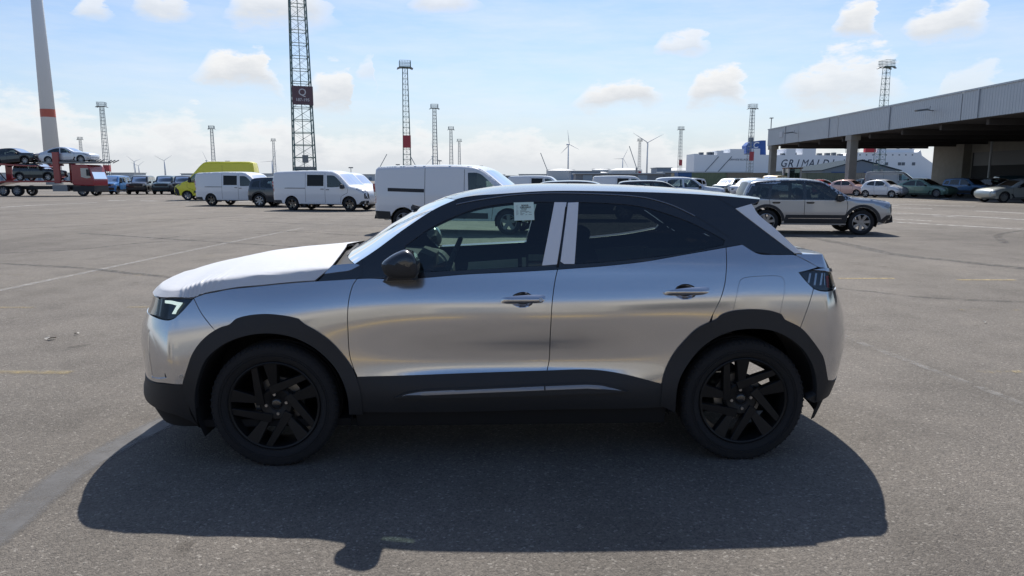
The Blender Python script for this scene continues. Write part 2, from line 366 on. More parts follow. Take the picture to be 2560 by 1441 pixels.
TR = {
 'hoodline': [(-0.386, 0.9137), (-0.3423, 0.9322), (-0.2682, 0.9469), (-0.1922, 0.9615), (-0.042, 0.977), (0.1051, 0.9916), (0.2499, 1.002)],
 'fendtop': [(0.2499, 1.002), (0.3634, 1.0084), (0.4749, 1.0151)],
 'gapF': [(0.4749, 1.0151), (0.4543, 0.9849), (0.4354, 0.9125), (0.4288, 0.8369), (0.4287, 0.7529), (0.4333, 0.6198), (0.4526, 0.545), (0.4709, 0.4984), (0.4823, 0.4323)],
 'seamF': [(-0.386, 0.9137), (-0.3391, 0.84), (-0.2872, 0.7787), (-0.2459, 0.7376)],
 'archF_out': [(-0.4404, 0.4644), (-0.43, 0.5023), (-0.4088, 0.5568), (-0.3814, 0.6273), (-0.3415, 0.6873), (-0.2906, 0.7351), (-0.2315, 0.7704), (-0.1809, 0.7872), (-0.1622, 0.8036), (-0.1466, 0.8159), (-0.0827, 0.8333), (0.0157, 0.8409), (0.1147, 0.8306), (0.1739, 0.816), (0.1883, 0.8015), (0.2068, 0.7868), (0.2599, 0.755), (0.3324, 0.6988), (0.3922, 0.6314), (0.4444, 0.5547), (0.4789, 0.4646), (0.4906, 0.3849), (0.491, 0.289)],
 'archF_in': [(-0.402, 0.2268), (-0.3887, 0.3772), (-0.3791, 0.4305), (-0.348, 0.5224), (-0.3139, 0.5957), (-0.2808, 0.6338), (-0.2058, 0.6885), (-0.1067, 0.7262), (0.0164, 0.7417), (0.1378, 0.723), (0.2341, 0.6773), (0.3053, 0.6184), (0.3615, 0.5513), (0.4035, 0.4655), (0.4208, 0.3852), (0.4184, 0.2896)],
 'gapB': [(1.5333, 1.0605), (1.5196, 1.007), (1.5017, 0.8927), (1.4932, 0.7317), (1.4901, 0.5753), (1.4789, 0.523), (1.4666, 0.4639)],
 'beltF': [(0.4749, 1.0151), (0.5476, 1.0172), (0.6584, 1.0132), (0.7848, 1.0173), (1.0482, 1.0372), (1.3125, 1.0488), (1.5333, 1.0605)],
 'beltR': [(1.5333, 1.0605), (1.7848, 1.0784), (1.9972, 1.1005), (2.21, 1.1348), (2.4434, 1.172)],
 'gapR': [(2.4434, 1.172), (2.4301, 1.0488), (2.419, 0.985), (2.3921, 0.9045), (2.3546, 0.8262), (2.331, 0.7634)],
 'sill_top': [(0.4709, 0.5026), (0.7527, 0.5064), (1.1509, 0.5147), (1.4789, 0.5218), (1.6877, 0.5257), (1.7885, 0.5181), (1.921, 0.4946), (2.0626, 0.4562), (2.1104, 0.4427)],
 'sill_under': [(0.4703, 0.454), (0.7532, 0.4651), (1.1507, 0.4727), (1.4669, 0.4776), (1.686, 0.4796), (1.7868, 0.4708), (1.92, 0.449), (2.0632, 0.4213)],
 'sill_bot': [(0.488, 0.3018), (0.9025, 0.2974), (1.4798, 0.3051), (1.9843, 0.3081), (2.1809, 0.317)],
 'insert': [(0.6664, 0.3886), (0.7266, 0.4174), (0.806, 0.4317), (1.1186, 0.4433), (1.4642, 0.454), (1.6853, 0.4596), (1.7648, 0.4548), (1.8529, 0.4319), (1.9137, 0.4103), (1.8467, 0.407), (1.6849, 0.4029), (1.4767, 0.3968), (1.1183, 0.3896)],
 'archR_out': [(2.0919, 0.3263), (2.0945, 0.4473), (2.1078, 0.5137), (2.1516, 0.6052), (2.2145, 0.686), (2.2746, 0.748), (2.3384, 0.7839), (2.3758, 0.8004), (2.4004, 0.824), (2.4529, 0.8432), (2.5638, 0.8533), (2.6611, 0.8448), (2.716, 0.8284), (2.7369, 0.7981), (2.8267, 0.7516), (2.9045, 0.6697), (2.9748, 0.573), (3.0296, 0.4817), (3.0526, 0.4514)],
 'archR_in': [(2.177, 0.2787), (2.1728, 0.406), (2.1853, 0.4737), (2.231, 0.5595), (2.2927, 0.6403), (2.3806, 0.7067), (2.4701, 0.7407), (2.5743, 0.7501), (2.6797, 0.7363), (2.7748, 0.6917), (2.8544, 0.6244), (2.9085, 0.5405), (2.939, 0.4482), (2.9563, 0.3274)],
 'quartop': [(2.4434, 1.172), (2.5343, 1.186), (2.6111, 1.1402), (2.7085, 1.1336), (2.8076, 1.1319), (2.8221, 1.1267)],
 'tgap': [(2.8221, 1.1267), (2.8794, 1.0976), (2.9336, 1.067)],
 'lamptop': [(2.9336, 1.067), (2.8788, 1.0523), (2.8238, 1.0404)],
 'lampbot': [(2.8238, 1.0404), (2.8591, 0.9966), (2.8987, 0.9568), (2.9292, 0.946), (2.9512, 0.9426)],
 'seamR': [(2.8987, 0.9568), (2.8635, 0.8522), (2.8309, 0.7559), (2.8213, 0.7279)],
 'fuel': [(2.4555, 0.8282), (2.4934, 0.9849), (2.5031, 1.0054), (2.5251, 1.0167), (2.7085, 1.0249), (2.7286, 1.0186), (2.7386, 1.004), (2.7424, 0.9771), (2.7139, 0.8263)],
 'rblack': [(3.0526, 0.4514), (3.26, 0.4353)],
 'rblackbot': [(2.9046, 0.3436), (2.9465, 0.3201), (3.0946, 0.3387)],
 'lightedge': [(-0.386, 0.9137), (-0.4135, 0.8813), (-0.4424, 0.8487), (-0.4805, 0.817), (-0.5391, 0.802), (-0.613, 0.8025)],
 'guide': [(-0.6134, 0.8998), (-0.5316, 0.9002), (-0.4426, 0.8909), (-0.4826, 0.8342), (-0.5168, 0.834), (-0.4772, 0.8765), (-0.5361, 0.884), (-0.6076, 0.8859)],
 'fblack': [(-0.4411, 0.4644), (-0.5847, 0.4682), (-0.7188, 0.4618)],
 'fbot': [(-0.4023, 0.1997), (-0.4441, 0.2481), (-0.519, 0.2824), (-0.6344, 0.3031)],
 'vent': [(-0.7557, 0.7393), (-0.7037, 0.7282), (-0.6243, 0.6352), (-0.5609, 0.5002), (-0.6331, 0.4904), (-0.7429, 0.483)],
 'handleF': [(1.2225, 0.9085), (1.232, 0.9187), (1.2847, 0.9276), (1.4166, 0.9341), (1.4546, 0.9339), (1.464, 0.9257), (1.4627, 0.9114), (1.449, 0.8957), (1.4161, 0.8921), (1.2844, 0.8877), (1.235, 0.8921)],
 'cupF': [(1.2805, 0.9062), (1.2985, 0.9326), (1.3323, 0.9446), (1.3661, 0.9445), (1.3954, 0.9301), (1.4078, 0.9096), (1.3949, 0.8809), (1.3695, 0.8655), (1.3232, 0.8657), (1.2938, 0.8794)],
 'handleR': [(2.0887, 0.944), (2.0975, 0.9522), (2.1594, 0.9624), (2.287, 0.9716), (2.325, 0.9706), (2.331, 0.9624), (2.3239, 0.9439), (2.3066, 0.9356), (2.1581, 0.9275), (2.1031, 0.9317)],
 'cupR': [(2.1459, 0.9439), (2.164, 0.9706), (2.1943, 0.9829), (2.2282, 0.9829), (2.2552, 0.9726), (2.2712, 0.9501), (2.2596, 0.9212), (2.2338, 0.9046), (2.1872, 0.9047), (2.162, 0.9172)],
 'scratch': [(-0.4569, 0.6385), (-0.4185, 0.6513), (-0.4228, 0.6409), (-0.4528, 0.6302)],
 'sensor': [(-0.4494, 0.5067)],
 'keyhole': [(1.4395, 0.9115)],
 'aedge': [(0.4553, 1.0877), (0.5655, 1.1594), (0.7227, 1.2736), (0.8828, 1.3748), (0.9913, 1.4228)],
 'ditch': [(0.9916, 1.3961), (1.1008, 1.4175), (1.2918, 1.4453), (1.4305, 1.455), (1.5627, 1.4569), (1.7168, 1.4538), (1.8722, 1.4473), (1.9806, 1.4386), (2.057, 1.4265), (2.1772, 1.3901), (2.2956, 1.3336), (2.4548, 1.2321), (2.5262, 1.1818)],
 'ubeltF': [(0.4709, 1.0122), (0.544, 1.0142), (0.7824, 1.014), (1.0474, 1.0341), (1.3134, 1.0459), (1.5354, 1.0578)],
 'ubeltR': [(1.5354, 1.0578), (1.7885, 1.0757), (2.0021, 1.098), (2.2155, 1.1327), (2.4486, 1.1706), (2.5262, 1.1818)],
 'fwin': [(0.7904, 1.0426), (0.712, 1.1286), (0.7192, 1.178), (0.8568, 1.2737), (0.9923, 1.3367), (1.1009, 1.3748), (1.21, 1.395), (1.3195, 1.4068), (1.429, 1.411), (1.5297, 1.4099), (1.4526, 1.0765), (1.1219, 1.0586)],
 'rwin': [(1.6656, 1.4088), (1.7796, 1.4055), (1.9306, 1.3958), (2.0196, 1.3818), (2.112, 1.3572), (2.2604, 1.3041), (2.3794, 1.2449), (2.4478, 1.2071), (2.4343, 1.18), (2.216, 1.1389), (1.9726, 1.1104), (1.7892, 1.0933), (1.6281, 1.0843)],
 'tapeF': [(1.5297, 1.4088), (1.5954, 1.4088), (1.5329, 1.0845), (1.4526, 1.0785)],
 'tapeR': [(1.6041, 1.4067), (1.6612, 1.4088), (1.626, 1.0864), (1.5704, 1.0865), (1.5515, 1.0989)],
 'bgap': [(1.5877, 1.3853), (1.5964, 1.3832), (1.5614, 1.2107), (1.5421, 1.0701), (1.5293, 1.0701), (1.5571, 1.2107)],
 'sail': [(0.2449, 0.999), (0.3366, 1.0775), (0.4553, 1.0877), (0.4926, 1.1122), (0.4959, 1.0264), (0.4709, 1.0122)],
 'spear': [(0.2919, 1.0371), (0.3396, 1.0808), (0.3979, 1.0867), (0.4596, 1.0885), (0.4833, 1.0816), (0.4625, 1.0703), (0.4312, 1.056), (0.3678, 1.0469)],
 'cbot': [(2.5262, 1.1818), (2.6198, 1.1378), (2.7179, 1.1312), (2.8174, 1.1295)],
 'stripL': [(2.5263, 1.3746), (2.6682, 1.2587), (2.8209, 1.1388)],
 'strip': [(2.5263, 1.3746), (2.6191, 1.399), (2.6309, 1.3754), (2.6422, 1.3497), (2.6767, 1.3135), (2.7242, 1.2732), (2.8069, 1.1888), (2.8625, 1.1385), (2.8209, 1.1388), (2.6682, 1.2587)],
 'spoil': [(2.4109, 1.4469), (2.5263, 1.3746)],
 'doorseamA': [(0.4709, 1.0122), (0.4955, 1.0387), (0.6094, 1.1286), (0.7245, 1.2174), (0.8625, 1.3093)],
 'stick': [(1.3064, 1.4068), (1.4147, 1.4097), (1.4164, 1.3155), (1.3111, 1.3114)],
}
# ================================================================== the silver crossover in front
def arc(c, r, a0, a1, n=14):
    return [(c[0]+r*math.cos(R(a0+(a1-a0)*i/(n-1))), c[1]+r*math.sin(R(a0+(a1-a0)*i/(n-1)))) for i in range(n)]
def build_wheel(parent, c, side, r=.341, rr=.243, w=.215, steer=0.0):
    """wheel > tyre, rim, brake disc, bolts; side -1 faces -y"""
    wh = empty('wheel', c); wh.parent = parent; wh.rotation_euler = (0, 0, steer)
    s = side
    # tyre: bulged sidewalls, shoulder blocks
    h = w/2
    prof = [(rr-.006, h*.72), (rr+.004, h*.86), (rr+.016, h*.93), (rr+.03, h*.99), (rr+.05, h*1.02), (r-.028, h*.99), (r-.016, h*.95), (r-.007, h*.86), (r-.001, h*.70),
            (r, h*.45), (r, h*.43), (r-.008, h*.42), (r-.008, h*.36), (r, h*.35), (r, 0.02), (r-.008, .018), (r-.008, -.018), (r, -.02), (r, -h*.7), (r-.016, -h*.95), (r-.05, -h*1.0), (rr, -h*.8)]
    mb = MB().lathe([(a, s*b) for a, b in prof], (0, 0, 0), n=72)
    for i in range(60):                                     # shoulder lugs
        t = 2*math.pi*i/60; p = Vector(((r-.004)*math.cos(t), s*h*.80, (r-.004)*math.sin(t))); q = Vector(((r-.02)*math.cos(t), s*h*.965, (r-.02)*math.sin(t)))
        mb.bar(p, q, .0065, 4)
    for rg in (.05, .062):                                   # raised sidewall rings
        mb.lathe([(r-rg-.002, s*h*1.0), (r-rg, s*(h*1.02+.0025)), (r-rg+.002, s*h*1.0)], (0, 0, 0), n=72)
    mb.v = [(x, y*(1+.05*max(0, (-z-r*.86)/(r*.14))), max(z, -r+.006)) for x, y, z in mb.v]
    t_ = mb.build('tyre', M['tyre'], wh, True); smooth_by_angle(t_, 40)
    rim = MB()
    rim.lathe([(rr+.002, s*h*.80), (rr+.001, s*h*.90), (rr-.006, s*h*.92), (rr-.014, s*h*.88), (rr-.022, s*h*.55), (rr-.03, -s*h*.3), (rr-.022, -s*h*.8)], (0, 0, 0), n=64)
    # five wedges at the rim, each with a raked blade leaving its foot
    def pol(rad, ang): return np.array([rad*math.cos(ang), rad*math.sin(ang)])
    for k in range(5):
        f = R(93+72*k); e = pol(1, f+math.pi/2)
        quads = [[pol(.072, f)-e*.015, pol(.072, f)+e*.015, pol(rr-.010, f)+e*.037, pol(rr-.010, f)-e*.037]]
        A, B = pol(.088, f-.05), pol(rr-.008, f-R(50)); d = (B-A)/np.linalg.norm(B-A); n_ = np.array([-d[1], d[0]])
        quads.append([A-n_*.024-d*.03, A+n_*.024-d*.03, B+n_*.017, B-n_*.017])
        for qi, q in enumerate(quads):
            y0, y1 = h*(.66 if qi else .60), h*(.84 if qi else .90)
            V = [(p[0], s*(y0 if i < 2 else y1), p[1]) for i, p in enumerate(q)]+[(p[0], s*((y0 if i < 2 else y1)-.045), p[1]) for i, p in enumerate(q)]
            rim.add(V, [(0, 1, 2, 3), (7, 6, 5, 4), (0, 4, 5, 1), (1, 5, 6, 2), (2, 6, 7, 3), (3, 7, 4, 0)])
    rim.lathe([(0, s*h*.50), (.03, s*h*.50), (.034, s*h*.47), (.036, s*h*.54), (.082, s*h*.58), (.092, s*h*.50), (.092, s*h*.1)], (0, 0, 0), n=40)
    o = rim.build('rim', M['rim'], wh, False); bevel(o, .0025, 1, 50); smooth_by_angle(o, 35)
    MB().lathe([(0, s*.005), (.135, s*.005), (.135, -s*.02), (0, -s*.02)], (0, 0, 0), n=48).build('brake_disc', M['disc'], wh)
    cap = MB().lathe([(0, s*h*.575), (.020, s*h*.565), (.027, s*h*.53), (.028, s*h*.48)], (0, 0, 0), n=24).build('hub_cap', M['gloss_black'], wh, True)
    for k in range(4):
        a = R(90*k+8); MB().lathe([(0, s*h*.60), (.008, s*h*.60), (.0095, s*h*.57), (.0095, s*h*.45)], (.054*math.cos(a), 0, .054*math.sin(a)), n=8).build('bolt', M['bolt'], wh)
    return wh
M = {}
def common_mats():
    M['tyre'] = mat('tyre_rubber', (.016, .016, .018), .85, noise=.25, nscale=30, bump=.3, bscale=150)
    M['rim'] = mat('rim_satin_black', (.008, .008, .009), .48, spec=.35)
    M['disc'] = mat('brake_steel', (.35, .34, .33), .4, .9, noise=.3)
    M['bolt'] = mat('bolt_steel', (.45, .45, .46), .3, 1)
    M['gloss_black'] = mat('gloss_black_paint', (.012, .013, .015), .25, coat=1.0)
    M['plastic'] = mat('black_grained_plastic', (.022, .023, .026), .6, bump=.15, bscale=900)
    M['dark'] = mat('dark_cavity', (.012, .012, .013), .9)
    M['silver'] = mat('silver_metallic_paint', (.60, .605, .625), .16, .88, coat=1.0, noise=.03, nscale=900)
    M['film'] = mat('white_protective_film', (.60, .61, .63), .45, bump=.16, bscale=26, noise=.03, nscale=5)
    M['tape'] = mat('white_film_tape', (.74, .76, .80), .5)
    M['glass'] = glass_mat('tinted_window_glass', (.62, .78, .73))
    M['dark_glass'] = glass_mat('privacy_window_glass', (.17, .20, .20))
    M['screen_glass'] = glass_mat('windscreen_glass', (.48, .58, .55))
    M['lens'] = glass_mat('lamp_lens', (.85, .88, .9), .6)
    M['red_lens'] = mat('red_lamp', (.45, .02, .02), .2, coat=1)
    M['lamp_white'] = mat('lamp_white_guide', (.85, .9, .84), .3); M['drl'] = mat('daytime_light_guide', (.85, .9, .84), .3, emis=((.80, 1.0, .86), .45))
    M['trim_int'] = mat('cabin_dark_trim', (.03, .032, .036), .8)
    M['seat'] = mat('seat_dark_fabric', (.035, .037, .042), .9, bump=.2, bscale=200)
    M['chrome'] = mat('satin_chrome', (.6, .6, .62), .25, 1)
    M['paper'] = mat('pale_green_paper', (.66, .80, .72), .7)
    M['sill_lit_grey'] = mat('satin_grey_lit_facet', (.30, .30, .31), .4, .5)  # paler than the insert below: light on its upper facet put into the colour
    M['ink'] = mat('black_ink', (.02, .02, .02), .7)
    M['key_silver'] = mat('lock_silver', (.5, .5, .5), .4, .8)
common_mats()
def build_hero():
    car = empty('crossover_car', (-1.3191, 4.4485, 0), R(2.0))
    tag(car, 'silver crossover car with black roof, white film on bonnet and window pillars', 'car')
    T = TR; FC, RC = (.02, .335), (2.556, .335)
    sil, blk, gb = M['silver'], M['plastic'], M['gloss_black']
    Sw = lambda a, z, off=0.0: S_low(a, z, off)
    kw = dict(mirror=True, step=.04, edge=.015)
    G = .0022
    # --- dark inner shell behind the shut lines
    a = np.linspace(AF-.98, AR+.98, 180); zz = np.linspace(.2, 1.0, 26); A, Z = np.meshgrid(a, zz, indexing='ij')
    X = S_low(A.ravel(), Z.ravel(), -.022).reshape(180, 26, 3)
    belt = spl([-1.5, -.4, .25, .55, 1.05, 1.53, 2.2, 2.45, 3.0, 4.0], [.88, .90, .985, 1.0, 1.02, 1.045, 1.115, 1.15, 1.08, 1.08])
    bz = belt(a)
    Zs = .2+(bz[:, None]-.2)*np.linspace(0, 1, 26)[None]
    X = S_low(A.ravel(), Zs.ravel(), -.022).reshape(180, 26, 3)
    for sgn in (1, -1):
        V = (X*[1, sgn, 1]).reshape(-1, 3); F = []
        for i in range(179):
            for j in range(25):
                q = [i*26+j, (i+1)*26+j, (i+1)*26+j+1, i*26+j+1]; c = V[q].mean(0)
                if any(math.hypot(c[0]-w[0], c[2]-w[1]) < .43 for w in (FC, RC)): continue
                F.append(q if sgn == 1 else q[::-1])
        mesh('inner_shell', V, F, M['dark'], car, True)
    MB().box(-.50, 2.9, -.62, .62, .20, .24).box(-.38, 2.1, -.80, .80, .205, .245).build('floor_pan', M['dark'], car)
    MB().box(-.62, .72, -.50, .50, .24, .80).box(-.62, .55, -.66, .66, .78, .86).build('bay_light_block', M['dark'], car)  # boxes added under the bonnet to stop light leaking into the wheel arches
    # --- silver panels
    panel('front_wing', T['hoodline']+T['fendtop'][1:]+T['gapF'][1:7]+arc(FC, .455, 24, 123.2)+T['seamF'][::-1][1:-1], Sw, sil, car, gap=G, **kw)
    fd = T['beltF']+T['gapB'][1:]+T['sill_under'][:4][::-1][1:]+T['gapF'][:8][::-1][:-1]
    panel('front_door', fd, Sw, sil, car, gap=G, holes=[T['cupF']], **kw)
    rd = T['beltR']+T['gapR'][1:]+arc(RC, .465, 119, 163)+T['sill_under'][4:][::-1]+T['gapB'][::-1][:-1]
    panel('rear_door', rd, Sw, sil, car, gap=G, holes=[T['cupR']], **kw)
    q = T['quartop']+T['tgap'][1:]+T['lamptop'][1:]+T['lampbot'][1:3]+T['seamR'][1:]+arc(RC, .465, 60.5, 116.8)+T['gapR'][::-1][1:-1]
    fuel_in = [p for p in T['fuel']]; fl = fuel_in[:1]+fuel_in[1:]
    panel('rear_quarter', q, Sw, sil, car, gap=G, holes=[[fl[0]]+fl[1:-1]+[fl[-1]]], **kw)
    panel('fuel_flap', fl, Sw, sil, car, gap=G*.9, mirror=True, step=.035, edge=.012)
    bf = T['seamF']+arc(FC, .455, 124, 163)+T['fblack'][0:]+[(-.90, .46), (AF-1, .46), (AF-1, .80), (-.75, .81)]+T['lightedge'][::-1][:-1]
    panel('front_bumper', bf, Sw, sil, car, gap=G, holes=[T['vent']], flange=.03, **kw)
    br = T['lampbot'][2:]+[(3.30, .945), (3.96, .93), (3.96, .47)]+T['rblack'][::-1]+arc(RC, .465, 16, 59.5)+T['seamR'][::-1][:-1]
    panel('rear_bumper', br, Sw, sil, car, gap=G, **kw)
    panel('tailgate', T['tgap']+[(2.98, 1.062), (3.30, 1.045), (3.33, .955), (3.96, .94), (3.96, 1.135), (3.2, 1.135), (2.82, 1.137)], Sw, sil, car, gap=G, **kw)
    # --- black cladding
    panel('wheel_arch_trim', T['archF_out']+T['archF_in'][::-1], Sw, blk, car, off=.013, flange=.05, **kw)
    panel('wheel_arch_trim', T['archR_out']+[(3.04, .40)]+T['archR_in'][::-1], Sw, blk, car, off=.013, flange=.05, **kw)
    panel('sill_cladding', T['sill_top']+T['sill_bot'][::-1], Sw, blk, car, off=.007, flange=.04, **kw)
    panel('front_lower_bumper', [(AF-1, .455), (-.7244, .457), (-.5865, .464), (-.4413, .4613)]+arc(FC, .45, 166, 188, 5)+[(-.4023, .1997), (-.4441, .2481), (-.5216, .2823), (-.6462, .300), (-.83, .315), (AF-1, .31)], Sw, blk, car, off=.003, flange=.05, **kw)
    panel('rear_lower_bumper', [(3.03, .449), (3.26, .432), (3.96, .465), (3.96, .34), (3.3, .345), (3.0945, .338), (2.9465, .3201), (2.9047, .3435), (2.99, .40)], Sw, blk, car, off=.003, flange=.05, **kw)
    ins = T['insert']
    panel('sill_insert', ins, Sw, M['plastic'], car, off=.020, flange=.016, mirror=True, step=.03, edge=.012)
    tu = np.array(ins[0:9]); ub = 1.462
    for (ua, uz) in ((tu[0, 0]+.03, ub-.004), (ub+.004, tu[-1, 0]-.03)):
        us_ = np.linspace(ua, uz, 24); zt_ = np.interp(us_, tu[:, 0], tu[:, 1]); fade = np.clip(np.minimum(us_-tu[0, 0], tu[-1, 0]-us_)/.16, .12, 1)
        panel('sill_strip', np.vstack([np.stack([us_, zt_-.001], 1), np.stack([us_, zt_-.001-.024*fade], 1)[::-1]]), Sw, M['sill_lit_grey'], car, off=.0215, flange=.003, mirror=True, step=.03, raw=True,
              lift=lambda qq: np.stack([0*qq[:, 0], .45*np.clip(qq[:, 1]-np.interp(qq[:, 0], tu[:, 0], tu[:, 1])+.024, 0, .03)-.006, 0*qq[:, 0]], 1))
    # vent blade, sensor, scratch on bumper
    vt = np.array(T['vent']); vu0, vu1 = vt[:, 0].min(), vt[:, 0].max()
    panel('bumper_vent', T['vent'], Sw, sil, car, off=-.001, flange=0, mirror=True, step=.03, edge=.012,
          lift=lambda qq: np.stack([0*qq[:, 0], .024*np.clip((qq[:, 0]-vu0)/(vu1-vu0)+.15, 0, 1)**1.3, 0*qq[:, 0]], 1))
    (sa, sz), = T['sensor']; panel('parking_sensor', arc((sa, sz), .012, 0, 330, 12), Sw, M['key_silver'], car, off=.002, flange=.002, step=.01, edge=.01)
    # --- door handles and cups
    for hn, cn in (('handleF', 'cupF'), ('handleR', 'cupR')):
        cup = np.array(T[cn]); cc = cup.mean(0); rx, rz = np.ptp(cup[:, 0])/2, np.ptp(cup[:, 1])/2
        panel('handle_recess', T[cn], Sw, sil, car, step=.012, edge=.006, mirror=True, flange=0,
              lift=lambda qq, cc=cc, rx=rx, rz=rz: np.stack([0*qq[:, 0], .034*np.sqrt(np.clip(1-((qq[:, 0]-cc[0])/rx)**2-((qq[:, 1]-cc[1])/rz)**2, 0, 1)), 0*qq[:, 0]], 1))
        hd = np.array(T[hn]); hc = hd.mean(0); hx, hz = np.ptp(hd[:, 0])/2, np.ptp(hd[:, 1])/2
        hs = panel('door_handle', T[hn], Sw, sil, car, step=.008, edge=.006, mirror=True, off=.02, flange=.018,
              lift=lambda qq, hc=hc, hx=hx, hz=hz: np.stack([0*qq[:, 0], -.018*np.clip(1-((qq[:, 1]-hc[1])/hz)**2, 0, 1)*np.clip(1.15-((qq[:, 0]-hc[0])/hx)**4, 0, 1)+.006, 0*qq[:, 0]], 1))
        if hn == 'handleF':
            (ka, kz), = T['keyhole']; panel('key_lock', arc((ka, kz), .010, 0, 330, 12), Sw, M['key_silver'], car, off=.037, flange=.004, step=.01, edge=.006)
    # --- lamps
    hl = T['lightedge']+[(-.70, .815), (-.72, .903), (-.6, .909), (-.47, .913)]
    panel('headlight', hl, Sw, M['gloss_black'], car, gap=.002, off=-.012, mirror=True, step=.03, edge=.012)
    panel('headlight_lens', hl, Sw, M['lens'], car, gap=.003, off=.001, mirror=True, step=.03, edge=.012)
    panel('light_guide', T['guide'], Sw, M['drl'], car, off=.002, mirror=True, flange=.004, step=.02, edge=.01)
    panel('front_visor', [(-.705, .815), (-.725, .903), (-1.0, .90), (AF-1, .895), (AF-1, .80), (-.8, .812)], Sw, gb, car, gap=.001, off=-.004, mirror=True, step=.04)
    panel('lower_grille', [(-1.12, .64), (AF-1, .64), (AF-1, .50), (-1.08, .50)], Sw, M['plastic'], car, off=.003, flange=.01, mirror=True, step=.05)
    panel('grille_bar', [(-1.13, .58), (AF-1, .58), (AF-1, .56), (-1.13, .56)], Sw, gb, car, off=.010, flange=.01, mirror=True, step=.05)
    tl = T['lampbot']+[(3.30, .953), (3.30, 1.04), (2.98, 1.058), (2.90, 1.052), (2.8754, 1.049)]
    panel('tail_lamp', tl, Sw, M['gloss_black'], car, gap=.002, off=-.012, mirror=True, step=.03, edge=.012)
    panel('tail_lamp_lens', tl, Sw, M['lens'], car, gap=.003, off=.001, mirror=True, step=.03, edge=.012)
    panel('tail_light_bar', [(3.02, 1.02), (3.09, 1.02), (3.05, .96), (3.02, .96)], Sw, M['red_lens'], car, off=-.008, mirror=True, step=.02, flange=.004)
    for k in range(4):
        u0 = 2.875+.033*k; panel('lamp_fin', [(u0+.010, 1.035), (u0+.020, 1.035), (u0+.006, .985-.012*(k > 0)), (u0-.004, .985-.012*(k > 0))], Sw, M['chrome'], car, off=-.009, mirror=True, step=.02, flange=.002)
    panel('tail_lip', [(2.90, 1.056), (2.98, 1.064), (3.30, 1.05), (3.30, 1.035), (2.98, 1.049)], Sw, sil, car, off=.012, flange=.02, mirror=True, step=.02)
    # --- greenhouse
    Su = lambda u, z, off=0.0: S_up(u, z, off)
    frame = T['aedge']+T['ditch']+T['ubeltR'][::-1][1:]+T['ubeltF'][::-1][1:]
    panel('window_frame', frame, Su, gb, car, holes=[T['fwin'], T['rwin']], off=-.002, flange=.03, **kw)
    panel('front_window', T['fwin'], Su, M['glass'], car, gap=.001, off=-.008, flange=0, **kw)
    panel('rear_window', T['rwin'], Su, M['dark_glass'], car, gap=.001, off=-.008, flange=0, **kw)
    ZE = lambda u: np.interp(u, [.8, .90, .99, 1.2, 1.45, 1.7, 2.0, 2.41, 2.66, 2.9], [1.355, 1.392, 1.425, 1.452, 1.468, 1.470, 1.464, 1.446, 1.424, 1.40])
    zes = spl([.80, .90, .99, 1.2, 1.45, 1.7, 2.0, 2.41, 2.66, 2.9], [1.355, 1.392, 1.425, 1.452, 1.468, 1.470, 1.464, 1.446, 1.424, 1.40])
    zcs = spl([.8, .9, 1.0, 1.2, 1.45, 1.7, 2.0, 2.35, 2.6, 2.85], [1.39, 1.428, 1.455, 1.488, 1.506, 1.507, 1.50, 1.480, 1.456, 1.42])
    us = np.linspace(.992, 2.40, 40)
    pil = T['ditch'][::-1]+list(zip(us, zes(us)-.001))+[(2.4109, 1.4440)]+T['spoil'][1:]+T['stripL'][1:]+T['cbot'][::-1][:-1]
    panel('rear_pillar', pil, Su, gb, car, gap=.0015, **kw)
    panel('roof_seal', T['ditch'][:11]+[(u, z+.0045) for u, z in T['ditch'][:11][::-1]], Su, M['chrome_dark'], car, off=.004, mirror=True, step=.03, flange=.004)
    panel('window_tape', T['tapeF'], Su, M['tape'], car, off=.0035, flange=.002, mirror=True, step=.05)
    panel('window_tape', T['tapeR'], Su, M['tape'], car, off=.0035, flange=.002, mirror=True, step=.05)
    panel('door_seam', T['bgap'], Su, M['dark'], car, off=.0045, flange=.002, mirror=True, step=.03)
    panel('wing_sail', T['sail'], Su, gb, car, off=.002, flange=.02, mirror=True, step=.03)
    panel('wing_spear', T['spear'], Su, sil, car, off=.008, flange=.01, mirror=True, step=.02, edge=.012)
    panel('rear_blade_film', T['strip'], Su, M['tape'], car, off=.005, flange=.02, mirror=True, step=.03)
    panel('spoiler_side', [(2.413, 1.444), (2.5285, 1.3735), (2.6182, 1.397), (2.665, 1.412), (2.67, 1.424), (2.55, 1.434)], Su, gb, car, off=.002, flange=.02, mirror=True, step=.03)
    # roof: swept crown
    def roofpt(u, t):
        u = np.asarray(u, float); t = np.asarray(t, float)
        We = -S_up(u.ravel(), zes(u.ravel()))[:, 1].reshape(u.shape); e = zes(u.ravel()).reshape(u.shape); cz = zcs(u.ravel()).reshape(u.shape)
        return np.stack([u, t*We, e+(cz-e)*(1-np.abs(t)**2.6)], -1)
    tt = np.sin(np.linspace(-1, 1, 49)*math.pi/2); ss = np.linspace(0, 1, 70)
    uF = .988-.095*(1-tt**2); uR = 2.67+.14*(1-tt**2); U = uF[None]+(uR-uF)[None]*ss[:, None]; TTm = np.repeat(tt[None], 70, 0)
    XR = roofpt(U, TTm); grid_mesh('roof', XR, gb, car, flip=True)
    XL = XR.copy(); XL[..., 2] -= .025; grid_mesh('headliner', XL[2:-14], M['trim_int'], car)
    edge = XR[-1]; lowe = edge.copy(); lowe[:, 2] -= .03; lowe[:, 0] -= .012; under = lowe.copy(); under[:, 0] -= .12; under[:, 2] -= .012
    grid_mesh('spoiler_edge', np.stack([edge, (edge+lowe)/2+[.004, 0, 0], lowe, under]), gb, car, flip=True)
